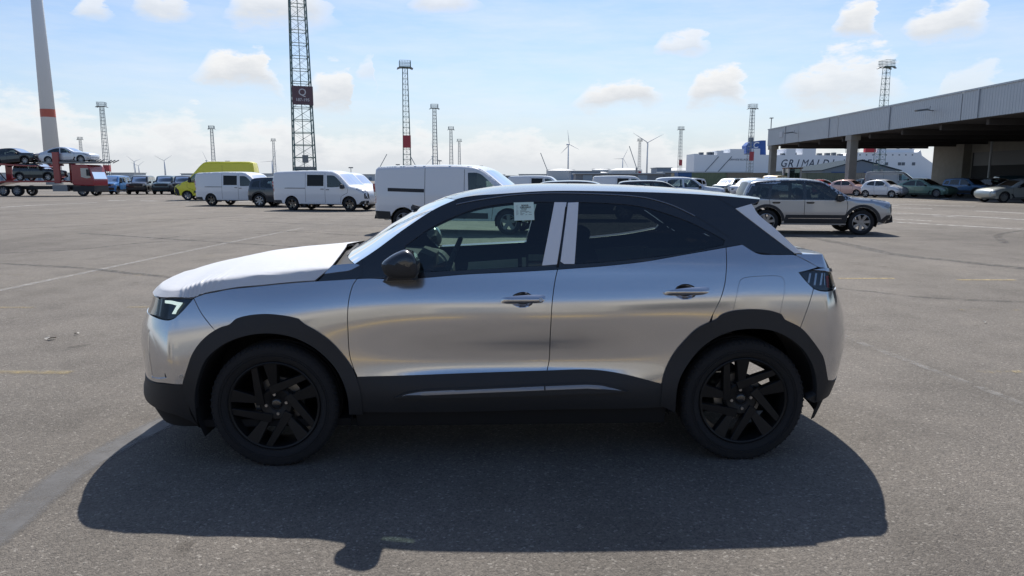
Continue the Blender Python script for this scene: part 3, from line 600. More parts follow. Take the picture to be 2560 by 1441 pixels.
    # windscreen
    ae = resample(T['aedge'], .03, closed=False); n = len(ae); k = np.linspace(0, 1, n); b = .15*(1-k)+.095*k
    Wd = -S_up(ae[:, 0], ae[:, 1])[:, 1]; topz = XR[0, :, 2]-ae[-1, 1]
    XW = np.zeros((n, 49, 3))
    for i in range(n):
        XW[i, :, 0] = ae[i, 0]-b[i]*(1-tt**2); XW[i, :, 1] = tt*Wd[i]; XW[i, :, 2] = ae[i, 1]+(.012*(1-tt**2))*(1-k[i])+topz*k[i]
    grid_mesh('windscreen', XW, M['screen_glass'], car, flip=True)
    edgeb = XW[0]; low = edgeb.copy(); low[:, 0] -= .10; low[:, 2] -= .035; low2 = low.copy(); low2[:, 0] -= .14*(1-.6*np.abs(tt)); low2[:, 2] -= .01
    grid_mesh('cowl', np.stack([edgeb+[0, 0, -.004], low, low2]), M['plastic'], car, flip=True)
    for sy in (-.45, .1):
        MB().path([(.33, sy-.02, 1.068), (.335, sy+.12, 1.098), (.325, sy+.50, 1.118)], .008).build('wiper', M['plastic'], car)
    # rear glass and shelf above the tailgate
    se = np.array([T['strip'][2], T['strip'][4], T['strip'][5], T['strip'][6], T['strip'][7]]); se = resample(se, .04, closed=False); n2 = len(se)
    W2 = -S_up(se[:, 0], se[:, 1])[:, 1]; XG = np.zeros((n2, 49, 3))
    for i in range(n2):
        XG[i, :, 0] = se[i, 0]-.006+.11*(1-tt**2); XG[i, :, 1] = tt*(W2[i]-.004); XG[i, :, 2] = se[i, 1]
    grid_mesh('rear_screen', XG, M['dark_glass'], car)
    th = np.linspace(2.86, AR+1, 25); c1 = S_low(th, np.full(25, 1.133)); c1 = np.vstack([c1, (c1*[1, -1, 1])[::-1][1:]])
    grid_mesh('tailgate_shelf', np.stack([c1[:49], XG[-1][:49]]), sil, car)
    # --- bonnet under its white film
    aa = np.concatenate([np.linspace(.2524, AF, 190), np.linspace(AF, AF-1, 90)[1:]])
    zE = spl([AF-1, -1.0, -.8, -.6, -.47, -.3731, -.3307, -.2586, -.1845, -.037, .1085, .2524], [.905, .907, .909, .912, .915, .9188, .9345, .9508, .9647, .9793, .9934, 1.0034])(aa)
    E = S_low(aa, zE+.001); e2 = S_low(aa+1e-3, zE)-S_low(aa-1e-3, zE); nin = np.stack([-e2[:, 1], e2[:, 0]], 1); nin /= np.linalg.norm(nin, axis=1)[:, None]
    zC = spl([-.80, -.72, -.62, -.54, -.471, -.369, -.217, -.065, .084, .20, .328], [.940, .942, .944, .946, .951, .985, 1.012, 1.033, 1.048, 1.059, 1.069])
    wn = np.clip((AF-aa)*3, 0, 1)
    Cc = np.zeros_like(E); Cc[:, :2] = E[:, :2]+nin*(.040-.004*wn)[:, None]; Cc[:, 0] += .075*np.clip((aa+.05)/.30, 0, 1)**1.5
    Cc[-1, 1] = 0; Cc[:, 2] = np.maximum(zC(Cc[:, 0]), E[:, 2]+.03)
    zS = spl([-.80, -.75, -.63, -.46, -.28, .03, .22, .40], [.945, .952, .988, 1.027, 1.064, 1.098, 1.117, 1.135])
    rows = []
    for f in (0, .2, .4, .58, .72): rows.append(E+(Cc-E)*f)
    rear = np.clip((aa+.10)/.35, 0, 1)**2
    Sp = np.stack([Cc[:, 0]-.06*rear, 0*aa, zS(Cc[:, 0]-.06*rear)], 1); Sp[:, 2] = np.maximum(Sp[:, 2], Cc[:, 2])
    def topp(t):
        p = Cc+(Sp-Cc)*t; p[:, 2] = Cc[:, 2]+(Sp[:, 2]-Cc[:, 2])*(1-(1-t)**2); p[:, 0] = Cc[:, 0]+(Sp[:, 0]-Cc[:, 0])*t**2; return p
    p0, p2 = rows[-1]+0, topp(.05)
    p0 = E+(Cc-E)*.80
    for s in (0, .25, .5, .75, 1): rows.append((1-s)**2*p0+2*s*(1-s)*Cc+s*s*p2)
    for t in (.09, .14, .2, .28, .37, .47, .58, .7, .82, .92, 1.0): rows.append(topp(t))
    Xh = np.stack(rows, 1); nj = Xh.shape[1]
    hood = np.concatenate([Xh, (Xh*[1, -1, 1])[:, ::-1][:, 1:]], 1)
    low = hood.copy(); low[..., 2] -= .004; grid_mesh('bonnet', low, sil, car)
    # film: gathered wrinkles along the front flank, long shallow creases on top
    rng = np.random.RandomState(4); jj = np.arange(nj); flank = np.interp(jj, [0, 3, 6, 10, 13], [.6, 1.3, 1.1, .3, 0])
    wr = np.zeros((len(aa), nj))
    for c, wd, am in ((-.46, .010, .006), (-.435, .008, .007), (-.41, .009, .008), (-.385, .008, .007), (-.362, .010, .008), (-.335, .009, .006), (-.31, .010, .007), (-.285, .012, .005), (-.25, .012, .004)):
        cj = c+.012*(jj/6-1)*(1 if c > -.36 else -1); wr += am*np.exp(-((aa[:, None]-cj[None])/wd)**2)*flank[None]
    wr += .006*np.exp(-((aa[:, None]+.10-.035*(7-jj)[None])/.05)**2)*np.exp(-((jj[None]-4.5)/1.6)**2)
    sm = rng.randn(len(aa)//10+2, nj//2+2)
    ii = np.arange(len(aa))/10.0; jq = jj/2.0; i0 = ii.astype(int); j0 = jq.astype(int); fi = (ii-i0)[:, None]; fj = (jq-j0)[None]
    sn = sm[i0][:, j0]*(1-fi)*(1-fj)+sm[i0+1][:, j0]*fi*(1-fj)+sm[i0][:, j0+1]*(1-fi)*fj+sm[i0+1][:, j0+1]*fi*fj
    wr += .0004*sn
    wr = np.concatenate([wr, wr[:, ::-1][:, 1:]], 1)
    d1 = np.gradient(hood, axis=0); d2 = np.gradient(hood, axis=1); nn = np.cross(d1, d2); nn /= np.maximum(1e-9, np.linalg.norm(nn, axis=2))[..., None]
    if nn[20, nj-1, 2] < 0: nn = -nn
    filmX = hood+nn*(.0035+wr)[..., None]; filmX[-1] = filmX[-1]*[1, 0, 1]+[-.002, 0, .002]
    fo = grid_mesh('bonnet_film', filmX, M['film'], car)
    # --- mirrors
    out = np.array([(.622, 1.108), (.66, 1.142), (.712, 1.170), (.748, 1.179), (.782, 1.163), (.803, 1.125), (.806, 1.06), (.792, 1.034), (.74, 1.027), (.68, 1.030), (.640, 1.05), (.622, 1.085)])
    out = resample(out, .012, corner=60); cen = np.array([.735, 1.095])
    for sgn in (1, -1):
        X = []
        for y, sc, du in ((-.79, .25, .03), (-.81, .45, .03), (-.83, .74, .02), (-.855, .93, .008), (-.885, 1.0, 0), (-.925, 1.0, .0), (-.955, .95, .004), (-.972, .82, .012), (-.982, .55, .02), (-.985, .02, .03)):
            p = cen+(out-cen)*sc; X.append(np.stack([p[:, 0]+du, np.full(len(p), y*sgn), p[:, 1]], 1))
        X = np.array(X); X = np.concatenate([X, X[:, :1]], 1)
        ni, njj = X.shape[:2]; V = X.reshape(-1, 3); cap, low_ = [], []
        for i in range(ni-1):
            for j in range(njj-1):
                q = (i*njj+j, i*njj+j+1, (i+1)*njj+j+1, (i+1)*njj+j); q = q if sgn == -1 else q[::-1]
                (cap if (V[list(q)].mean(0)[2] > 1.107 and i > 1) else low_).append(q)
        mesh('mirror_cap', V, cap, gb, car, True); mesh('mirror_housing', V, low_, blk, car, True)
        MB().prism([(.60, .985), (.80, .99), (.78, 1.05), (.66, 1.06)], lambda u, z: (u, -.80*sgn, z+.01), lambda u, z: (.705+(u-.705)*.6, -.90*sgn, z+.03)).build('mirror_arm', blk, car)
    # --- cabin
    st = M['seat']
    for sy in (-.36, .36):
        s_ = MB().prism([(1.02, .42), (1.50, .40), (1.54, .52), (1.03, .58)], lambda u, z: (u, sy-.25, z), lambda u, z: (u, sy+.25, z))
        s_.prism([(1.46, .48), (1.58, .46), (1.74, 1.00), (1.72, 1.06), (1.62, 1.06)], lambda u, z: (u, sy-.24, z), lambda u, z: (u, sy+.24, z))
        s_.prism([(1.655, 1.09), (1.73, 1.08), (1.765, 1.25), (1.70, 1.27)], lambda u, z: (u, sy-.13, z), lambda u, z: (u, sy+.13, z))
        o = s_.build('front_seat', st, car); bevel(o, .04, 3); smooth_by_angle(o, 50)
    s_ = MB().box(1.95, 2.35, -.62, .62, .42, .58).prism([(2.3, .5), (2.42, .5), (2.55, 1.02), (2.44, 1.04)], lambda u, z: (u, -.62, z), lambda u, z: (u, .62, z))
    for sy in (-.38, .38): s_.prism([(2.46, 1.05), (2.54, 1.05), (2.56, 1.17), (2.49, 1.18)], lambda u, z: (u, sy-.12, z), lambda u, z: (u, sy+.12, z))
    o = s_.build('rear_seat', st, car); bevel(o, .03, 2); smooth_by_angle(o, 50)
    o = MB().prism([(.32, .55), (.95, .55), (.92, .92), (.84, 1.02), (.70, 1.045), (.42, 1.04)], lambda u, z: (u, -.70, z), lambda u, z: (u, .70, z)).build('dashboard', M['trim_int'], car); bevel(o, .03, 2)
    MB().prism([(.72, 1.04), (.86, 1.03), (.86, 1.10), (.78, 1.13)], lambda u, z: (u, -.56, z), lambda u, z: (u, -.16, z)).build('instrument_hood', M['trim_int'], car)
    sw = MB(); cx = Vector((.93, -.36, 1.02)); ax = Vector((-.42, 0, .0)).normalized(); tilt = Matrix.Rotation(R(24), 3, 'Y')
    pts = [cx+tilt @ Vector((0, .18*math.cos(t), .18*math.sin(t))) for t in np.linspace(0, 2*math.pi, 29)]
    sw.path(pts, .016, 6); sw.bar(cx+tilt @ Vector((0, -.17, 0)), cx+tilt @ Vector((0, .17, 0)), .022); sw.bar(cx, cx+Vector((-.2, 0, -.08)), .04, 8)
    sw.build('steering_wheel', M['trim_int'], car, True)
    for sy in (-.34, .34): o = MB().prism([(.76, 1.30), (1.03, 1.395), (1.035, 1.412), (.76, 1.318)], lambda u, z: (u, sy-.21, z), lambda u, z: (u, sy+.19, z)).build('sun_block_visor', M['trim_int'], car)  # visors added and lengthened to block sun passing the windscreen corner
    MB().path([(.70, -.10, 1.36), (.80, 0, 1.33), (.80, .12, 1.33)], .02).build('inside_mirror', M['trim_int'], car)
    # --- sticker on the driver's window
    sk = np.array(T['stick']); c3 = S_up(sk[:, 0], sk[:, 1], .004); o3 = c3.mean(0); ex = (c3[1]-c3[0]); wdt = np.linalg.norm(ex); ex /= wdt
    ey = (c3[0]-c3[3]); hgt = np.linalg.norm(ey); ey -= ex*(ey@ex); ey /= np.linalg.norm(ey); ez = np.cross(ex, ey)
    pm = Matrix((( *[float(v) for v in (ex[0], ey[0], ez[0])], float(o3[0])), (*[float(v) for v in (ex[1], ey[1], ez[1])], float(o3[1])), (*[float(v) for v in (ex[2], ey[2], ez[2])], float(o3[2])), (0, 0, 0, 1)))
    stk = MB().box(-wdt/2, wdt/2, -hgt/2, hgt/2, -.0004, .0004).build('window_sticker', M['paper'], car); stk.matrix_local = pm
    def on(o, x, y): o.location = (x, y, .0009); return o
    on(text_mesh('sticker_text', 'BEANR', .0125, M['ink'], stk, bold=.0004), .006, .034)
    on(text_mesh('sticker_text', '921063', .0105, M['ink'], stk, bold=.0002), .000, .0125)
    rng2 = random.Random(3); bc = MB(); x = -.022
    while x < .036:
        w = rng2.choice((.0008, .0012, .0020)); bc.box(x, x+w, .0185, .0275, .0008, .0010); x += w+rng2.choice((.0008, .0012, .0018))
    bc.build('barcode', M['ink'], stk)
    ln = MB()
    for (x0, x1, y) in ((-.022, .012, .003), (-.021, .028, -.003), (-.021, -.012, -.009), (.008, .018, -.008), (.026, .040, -.007), (-.021, .002, -.015), (-.021, -.006, -.021), (.007, .016, -.021), (.024, .042, -.020)):
        ln.box(x0, x1, y-.0009, y+.0009, .0008, .0010)
    for y in (.032, .020, .009, .002, -.004, -.010, -.016, -.021): ln.box(-.043, -.043+rng2.uniform(.006, .014), y-.0006, y+.0006, .0008, .0010)
    ln.build('sticker_print', M['ink'], stk)
    # --- wheels
    for c in ((.02, -.755, .335), (2.556, -.755, .335)): build_wheel(car, c, -1)
    for c in ((.02, .755, .335), (2.556, .755, .335)): build_wheel(car, c, 1)
    for c in (FC, RC):
        for sgn in (1, -1):
            th = np.linspace(R(-25 if c is FC else 1), R(205 if c is FC else 192), 30); yy = np.array([-.85, -.7, -.52])
            X = np.array([[(c[0]+.415*math.cos(t), y*sgn, c[1]+.01+.415*math.sin(t)) for y in yy] for t in th]); grid_mesh('wheel_arch_liner', X, M['dark'], car)
    return car
M['chrome_dark'] = mat('satin_roof_seal', (.25, .26, .28), .3, .6)
HERO = build_hero()
def cabin_reflection_boards():  # boards added in the cabin, standing in for reflections in the side windows
    wd = mat('pale_reflection_board', (.42, .38, .30), .8, noise=.2, nscale=9); dk = mat('grey_reflection_slats', (.26, .24, .20), .8, noise=.3, nscale=14)
    W2 = HERO.matrix_basis
    def quad(name, label, pts, m, th=.02):
        t = MB().add([(u, y, z) for u, y, z in pts]+[(u, y+th, z) for u, y, z in pts], [(0, 1, 2, 3), (7, 6, 5, 4), (0, 4, 5, 1), (1, 5, 6, 2), (2, 6, 7, 3), (3, 7, 4, 0)]).build(name, m); t.matrix_basis = W2.copy(); tag(t, label, 'board', 'boards standing in for window reflections'); return t
    quad('reflection_board', 'pale board added inside the car for a reflection in its front window', [(1.02, -.42, .86), (1.34, -.42, .86), (1.34, -.40, 1.07), (1.05, -.40, 1.05)], wd)
    quad('reflection_board', 'tilted pale board added inside the car for a reflection in its dark rear window', [(1.86, -.56, .92), (2.22, -.50, .92), (2.08, -.50, 1.16), (1.77, -.56, 1.14)], wd)
    for k in range(2):
        quad('reflection_board', ['upper narrow slat added behind the rear window for a reflection', 'lower narrow slat added behind the rear window for a reflection'][k], [(2.08+.05*k, -.52, 1.10-.075*k), (2.42, -.50, 1.11-.075*k), (2.42, -.50, 1.15-.075*k), (2.06+.05*k, -.52, 1.14-.075*k)], wd)
    for k in range(4):
        quad('reflection_board', ['lowest', 'third', 'second', 'topmost'][k]+' grey slat added by the white pillar tape for a window reflection', [(1.40, -.46, .91+.052*k), (1.56, -.46, .91+.052*k), (1.56, -.46, .945+.052*k), (1.40, -.46, .945+.052*k)][::1], dk)
    quad('reflection_board', 'upright slat added between board and slats for a front window reflection', [(1.362, -.47, .86), (1.385, -.47, .86), (1.385, -.47, 1.085), (1.362, -.47, 1.085)], wd)
cabin_reflection_boards()
# ================================================================== ground
def asphalt():
    m = bpy.data.materials.new('worn_asphalt'); m.use_nodes = True; nt = m.node_tree; N = nt.nodes; L = nt.links; b = N['Principled BSDF']
    tc = N.new('ShaderNodeTexCoord'); P = tc.outputs['Object']
    def noise(sc, det=5, ro=.6, vec=P):
        n = N.new('ShaderNodeTexNoise'); n.inputs['Scale'].default_value = sc; n.inputs['Detail'].default_value = det; n.inputs['Roughness'].default_value = ro; L.new(vec, n.inputs['Vector']); return n.outputs['Fac']
    def ramp(f, stops):
        r = N.new('ShaderNodeValToRGB'); e = r.color_ramp.elements; e[0].position, e[0].color = stops[0][0], (*stops[0][1], 1); e[1].position, e[1].color = stops[-1][0], (*stops[-1][1], 1)
        for p, c in stops[1:-1]: q = e.new(p); q.color = (*c, 1)
        L.new(f, r.inputs[0]); return r.outputs[0]
    def mix(t, f, a, c):
        x = N.new('ShaderNodeMix'); x.data_type = 'RGBA'; x.blend_type = t
        for k, v in (('Factor', f), ('A', a), ('B', c)):
            if isinstance(v, (int, float)): x.inputs[k].default_value = v
            elif isinstance(v, tuple): x.inputs[k].default_value = (*v, 1)
            else: L.new(v, x.inputs[k])
        return x.outputs['Result']
    v1 = N.new('ShaderNodeTexVoronoi'); v1.inputs['Scale'].default_value = 95; L.new(P, v1.inputs['Vector'])
    v2 = N.new('ShaderNodeTexVoronoi'); v2.inputs['Scale'].default_value = 210; L.new(P, v2.inputs['Vector'])
    sep = N.new('ShaderNodeSeparateColor'); L.new(v1.outputs['Color'], sep.inputs[0]); sep2 = N.new('ShaderNodeSeparateColor'); L.new(v2.outputs['Color'], sep2.inputs[0])
    stones = ramp(sep.outputs[0], [(0, (.062, .060, .058)), (.30, (.132, .124, .114)), (.75, (.182, .171, .155)), (.94, (.235, .222, .200)), (1, (.46, .45, .42))])
    fines = ramp(sep2.outputs[1], [(0, (.10, .095, .090)), (.5, (.158, .148, .135)), (1, (.21, .198, .178))])
    col = mix('MIX', .55, stones, fines)
    big = ramp(noise(.09, 6, .6), [(.28, (.70, .70, .71)), (.5, (1, 1, 1)), (.72, (1.16, 1.14, 1.10))])
    mid = ramp(noise(1.3, 5, .65), [(.28, (.78, .775, .77)), (.5, (1, 1, 1)), (.72, (1.14, 1.13, 1.12))])
    # wheel-polished lanes: long streaks along the driving direction
    mp = N.new('ShaderNodeMapping'); mp.inputs['Scale'].default_value = (.55, .035, 1); mp.inputs['Rotation'].default_value = (0, 0, R(72)); L.new(P, mp.inputs[0])
    lane = ramp(noise(1.0, 5, .6, mp.outputs[0]), [(.32, (.82, .81, .80)), (.6, (1.04, 1.03, 1.03))])
    col = mix('MULTIPLY', 1.0, col, big); col = mix('MULTIPLY', 1.0, col, mid); col = mix('MULTIPLY', .8, col, lane)
    # small dark oil drops
    oil = ramp(noise(3.1, 2, .4), [(.0, (1, 1, 1)), (.70, (1, 1, 1)), (.76, (.62, .61, .6))]); col = mix('MULTIPLY', .8, col, oil)
    col = mix('MULTIPLY', 1.0, col, (1.035, 1.0, .96))
    L.new(col, b.inputs['Base Color']); b.inputs['Roughness'].default_value = .88; b.inputs['Specular IOR Level'].default_value = .35
    h = N.new('ShaderNodeMath'); h.operation = 'MULTIPLY_ADD'; L.new(v1.outputs['Distance'], h.inputs[0]); h.inputs[1].default_value = -1.0; L.new(v2.outputs['Distance'], h.inputs[2])
    bp = N.new('ShaderNodeBump'); bp.inputs['Strength'].default_value = .65; bp.inputs['Distance'].default_value = .006; L.new(h.outputs[0], bp.inputs['Height']); L.new(bp.outputs[0], b.inputs['Normal'])
    return m
ground = mesh('asphalt_ground', [(-4500, -1500, 0), (4500, -1500, 0), (4500, 4800, 0), (-4500, 4800, 0)], [(0, 1, 2, 3)], asphalt(), kind='structure')
def worn(name, col, cover, scale, soft=.12, stretch=(1, 1, 1), rough=.8):
    """paint or rubber with gaps where it has worn off"""
    m = bpy.data.materials.new(name); m.use_nodes = True; nt = m.node_tree; N = nt.nodes; L = nt.links; b = N['Principled BSDF']; out = N['Material Output']
    b.inputs['Base Color'].default_value = (*col, 1); b.inputs['Roughness'].default_value = rough
    tc = N.new('ShaderNodeTexCoord'); mp = N.new('ShaderNodeMapping'); mp.inputs['Scale'].default_value = stretch; L.new(tc.outputs['Object'], mp.inputs[0])
    n = N.new('ShaderNodeTexNoise'); n.inputs['Scale'].default_value = scale; n.inputs['Detail'].default_value = 8; n.inputs['Roughness'].default_value = .7; L.new(mp.outputs[0], n.inputs['Vector'])
    uv = N.new('ShaderNodeUVMap'); sp = N.new('ShaderNodeSeparateXYZ'); L.new(uv.outputs[0], sp.inputs[0])
    e = N.new('ShaderNodeMath'); e.operation = 'PINGPONG'; L.new(sp.outputs[1], e.inputs[0]); e.inputs[1].default_value = .5
    f = N.new('ShaderNodeMapRange'); f.inputs['From Min'].default_value = 0; f.inputs['From Max'].default_value = .22; L.new(e.outputs[0], f.inputs['Value'])
    r = N.new('ShaderNodeMapRange'); r.inputs['From Min'].default_value = 1-cover-soft; r.inputs['From Max'].default_value = 1-cover+soft; L.new(n.outputs['Fac'], r.inputs['Value'])
    k = N.new('ShaderNodeMath'); k.operation = 'MULTIPLY'; L.new(f.outputs[0], k.inputs[0]); L.new(r.outputs[0], k.inputs[1])
    t = N.new('ShaderNodeBsdfTransparent'); x = N.new('ShaderNodeMixShader'); L.new(k.outputs[0], x.inputs[0]); L.new(t.outputs[0], x.inputs[1]); L.new(b.outputs[0], x.inputs[2]); L.new(x.outputs[0], out.inputs[0]); return m
def ribbon(name, pts, w, m, z=.004, label=None):
    P = resample(pts, .35, closed=False, corner=60) if len(pts) > 2 else np.array([np.array(pts[0])+(np.array(pts[1])-np.array(pts[0]))*i/8 for i in range(9)])
    T = np.gradient(P, axis=0); T /= np.linalg.norm(T, axis=1)[:, None]; Nn = np.stack([-T[:, 1], T[:, 0]], 1)
    V = []; F = []; uv = []
    for i, (p, n) in enumerate(zip(P, Nn)):
        for j, s in enumerate((-.5, -.17, .17, .5)): V.append((*(p+n*w*s), z)); uv.append((i/(len(P)-1), s+.5))
    for i in range(len(P)-1):
        for j in range(3): F.append((i*4+j, i*4+j+1, i*4+5+j, i*4+4+j))
    o = mesh(name, V, F, m, ground); l = o.data.uv_layers.new(name='UVMap')
    for lp in o.data.loops: l.data[lp.index].uv = uv[lp.vertex_index]
    bm = bmesh.new(); bm.from_mesh(o.data)
    for f in bm.faces:
        if f.normal.z < 0: f.normal_flip()
    bm.to_mesh(o.data); bm.free()
    if label: o['label'] = label
    return o
yel = worn('worn_yellow_paint', (.36, .28, .13), .40, 9, .25); yel2 = worn('faded_yellow_paint', (.46, .36, .17), .36, 9)
yel3 = worn('solid_yellow_paint', (.50, .38, .16), .50, 7, .2)
yel4 = worn('fresh_yellow_paint', (.70, .46, .10), .75, 5)
whi = worn('worn_white_paint', (.42, .41, .39), .40, 8, .25); whi3 = worn('nearly_gone_white_paint', (.30, .29, .275), .34, 6, .25); whi2 = worn('road_white_paint', (.66, .65, .63), .56, 5)
rub = worn('tyre_rubber_mark', (.035, .034, .034), .42, 6, .22, rough=.7); rub2 = worn('faint_tyre_mark', (.045, .044, .043), .36, 6, .25)
tar = worn('sealed_joint_tar', (.125, .122, .120), .58, 3, .3, rough=.6)
ribbon('sealed_joint', [(-2.16, 1.2), (-2.26, 2.9), (-2.33, 3.5), (-2.28, 3.95), (-2.20, 4.4), (-2.15, 6.5), (-2.1, 9)], .23, tar, .0035)
ribbon('painted_line', [(-7.15, 4), (-7.15, 9.66), (-7.11, 11.58), (-6.97, 16.9), (-6.71, 22.6)], .16, whi)
ribbon('painted_line', [(3.55, 3.0), (3.52, 4.63), (3.40, 5.66), (3.28, 6.76), (3.2, 9)], .10, whi3)
for (x0, x1, y, w, m_) in ((-4.6, -3.53, 5.46, .11, yel), (-4.67, -4.21, 8.36, .10, yel), (-6.21, -5.8, 8.33, .10, yel), (-7.22, -5.6, 11.23, .11, yel2), (-6.61, -5.67, 14.12, .12, yel2), (-9.2, -7.94, 11.28, .10, yel2),
                      (5.12, 5.99, 10.86, .10, yel3), (6.87, 7.77, 10.7, .10, yel3), (5.19, 6.06, 8.18, .10, yel2), (3.85, 4.15, 8.2, .10, yel2), (3.67, 4.6, 5.46, .10, yel2),
                      (-4.2, -2.3, -1.8, 1.1, yel4), (-1.75, -.35, -1.8, 1.1, yel4), (.55, 1.5, -1.8, 1.1, yel4), (1.9, 4.6, -1.8, 1.1, yel4), (-7.6, -5.0, -1.8, 1.1, yel4)):
    ribbon('yellow_bay_mark', [(x0, y), (x1, y+random.Random(x0).uniform(-.02, .02))], w, m_)
for pts, w, m_ in (([(20.92, 38.93), (22.58, 37.84)], .25, whi2), ([(17.3, 33.6), (19.3, 30.0), (19.9, 26.5)], .20, whi2), ([(13.6, 26.5), (15.98, 21.87), (17, 20)], .17, whi2), ([(23.02, 34.9), (23.8, 31.8)], .22, whi2),
                   ([(18.06, 30.22), (18.48, 29.24)], .18, whi2), ([(33.1, 54.6), (39.9, 63.5)], .22, whi2), ([(15.0, 27.74), (15.78, 26.38)], .16, whi2), ([(-28.7, 39.5), (-29, 43.3), (-28.2, 47.9)], .25, whi2),
                   ([(24, 45), (27, 41)], .25, whi2), ([(26, 52), (30, 50)], .25, whi2), ([(21, 44), (23.4, 42.6)], .22, whi2)):
    ribbon('painted_line', pts, w, m_)
for i in range(5): ribbon('white_dash', [(-30+2.6*i, 52.4-.5*i), (-28.6+2.6*i, 52.1-.5*i)], .5, whi2)
for pts, w, m_ in (([(-11, 13.3), (-9.44, 12.82), (-7.57, 12.17), (-6.29, 11.48), (-5.39, 11.0), (-4.0, 10.3)], .20, rub), ([(-12.5, 20.2), (-11.33, 19.63), (-9.0, 18.29), (-6.12, 16.69), (-4.32, 15.7), (-2, 14)], .22, rub),
                   ([(-12.0, 14.2), (-10.77, 14.66), (-9.61, 15.52), (-9.11, 17.0), (-7.63, 18.54)], .2, rub2), ([(-11.04, 26.9), (-7.46, 24.69), (-4.8, 23.4), (-1, 21)], .22, rub), ([(-9.3, 18.04), (-8.72, 20.07), (-7.0, 21.0), (-4.2, 19.35)], .2, rub2),
                   ([(7.0, 20.5), (7.85, 19.0), (8.03, 16.69), (7.95, 14.42), (8.46, 13.14), (8.93, 12.11), (9.5, 10)], .42, rub), ([(4.6, 9.88), (4.98, 9.55), (5.34, 9.12), (5.78, 8.9), (7, 8.6)], .16, rub2),
                   ([(-15.85, 21.7), (-13.79, 24.69), (-11.7, 30.22)], .3, rub2), ([(-7.34, 20.07), (-6.34, 21.35), (-4.07, 20.38)], .2, rub2), ([(-16, 26), (-12, 28), (-5, 27), (2, 24)], .25, rub2), ([(12, 17), (14, 20), (20, 24), (28, 26)], .25, rub2),
                   ([(-24, 30), (-16, 33), (-6, 30.5)], .3, rub2), ([(9, 26), (16, 30), (26, 31)], .3, rub2)):
    ribbon('tyre_mark', pts, w, m_, .003 if m_ is rub2 else .0055)
def scrap(label, x, y, s, rz):
    rng = random.Random(int(x*100)); V = [(0, 0, .012)]+[(s*rng.uniform(.6, 1.2)*math.cos(a), s*.55*rng.uniform(.6, 1.2)*math.sin(a), rng.uniform(.004, .03)) for a in np.linspace(0, 2*math.pi, 9)[:-1]]
    o = mesh('paper_scrap', V, [(0, i, i % 8+1) for i in range(1, 9)], mat('pale_scrap', (.42, .40, .36), .8)); o.location = (x, y, .003); o.rotation_euler = (0, 0, rz); tag(o, label, 'scrap', 'scraps on the asphalt')
scrap('larger pale scrap lying on the asphalt left of the silver car', -4.46, 6.62, .05, .3); scrap('smaller scrap behind the larger one left of the silver car', -4.35, 6.85, .03, 1.2); scrap('tiny pale scrap on the asphalt right of the silver car', 5.1, 7.4, .03, .6)
# ================================================================== lattice light masts
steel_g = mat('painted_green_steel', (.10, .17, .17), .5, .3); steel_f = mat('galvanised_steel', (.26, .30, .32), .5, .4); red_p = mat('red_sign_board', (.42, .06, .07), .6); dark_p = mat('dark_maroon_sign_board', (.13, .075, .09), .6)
lamp_g = mat('floodlight_grey', (.2, .21, .22), .4, .5); sign_w = mat('faded_white_lettering', (.62, .60, .62), .7)
def mast(X, Y, label, m=steel_f, Hm=30.0, w0=1.9, w1=1.15, rz=0.0, sign=None, n=22, thick=1.0, boxes=True):
    t = empty('light_mast', (X, Y, 0), rz); tag(t, label, 'light mast', 'lattice light masts of the port')
    def wz(z): return w0+(w1-w0)*min(1, z/(Hm-1.5))
    def cor(z): w = wz(z)/2; return [(-w, -w, z), (w, -w, z), (w, w, z), (-w, w, z)]
    zt = Hm-1.6; lat = MB(); br = MB(); r = .07*thick; zs = [zt*(1-(1-i/n)**1.0) for i in range(n+1)]
    for k in range(4): lat.bar(cor(0)[k], cor(zt)[k], r, 4)
    for i in range(n):
        a, b = cor(zs[i]), cor(zs[i+1])
        for k in range(4):
            br.bar(b[k], b[(k+1) % 4], r*.55, 4); br.bar(a[k], b[(k+1) % 4], r*.22, 3)
            if thick <= 1.0: br.bar(a[(k+1) % 4], b[k], r*.22, 3)
    lat.bar((0, .1, 0), (0, .1, zt), r*.6, 4)
    lat.build('tower_leg', m, t); br.build('brace', m, t)
    pf = MB(); h = w1*.5+.75; pf.box(-h, h, -h, h, zt, zt+.16)
    for k in range(8):
        x = -h+2*h*k/7
        for y in (-h, h): pf.bar((x, y, zt), (x, y, Hm), .035)
        if k in (0, 7):
            for j in range(1, 7): pf.bar((x, -h+2*h*j/7, zt), (x, -h+2*h*j/7, Hm), .035)
    for z in (Hm, zt+.85):
        pf.bar((-h, -h, z), (h, -h, z), .04).bar((-h, h, z), (h, h, z), .04).bar((-h, -h, z), (-h, h, z), .04).bar((h, -h, z), (h, h, z), .04)
    pf.build('platform', m, t)
    for sx in (-1, 1):
        for sy in (-.6, .6):
            MB().prism([(0, 0), (.75, -.28), (.85, -.12), (.1, .22)], lambda u, z: (sx*(h-.15+u*.9), sy*h-.28, zt-.05+z), lambda u, z: (sx*(h-.15+u*.9), sy*h+.28, zt-.05+z)).build('floodlight', lamp_g, t)
    if boxes:
        MB().box(-.3, .3, -w0/2-.16, -w0/2+.05, 3.3, 4.1).build('switch_box', lamp_g, t)
    if sign:
        z0, z1, sm, txt = sign; w = wz((z0+z1)/2)/2+.09
        b = MB().box(-w, w, -w-.05, -w, z0, z1).build('sign_board', sm, t); MB().box(w, w+.05, -w, w, z0, z1).build('sign_board', sm, t)
        if txt:
            for (s_, sz, dz) in txt:
                for (rot, px, py) in (((R(90), 0, 0), 0, -w-.056), ((R(90), 0, R(90)), w+.056, 0)):
                    o = text_mesh('sign_lettering', s_, sz, sign_w, t, bold=.006); o.rotation_euler = rot; o.location = (px, py, z0+dz)
    return t
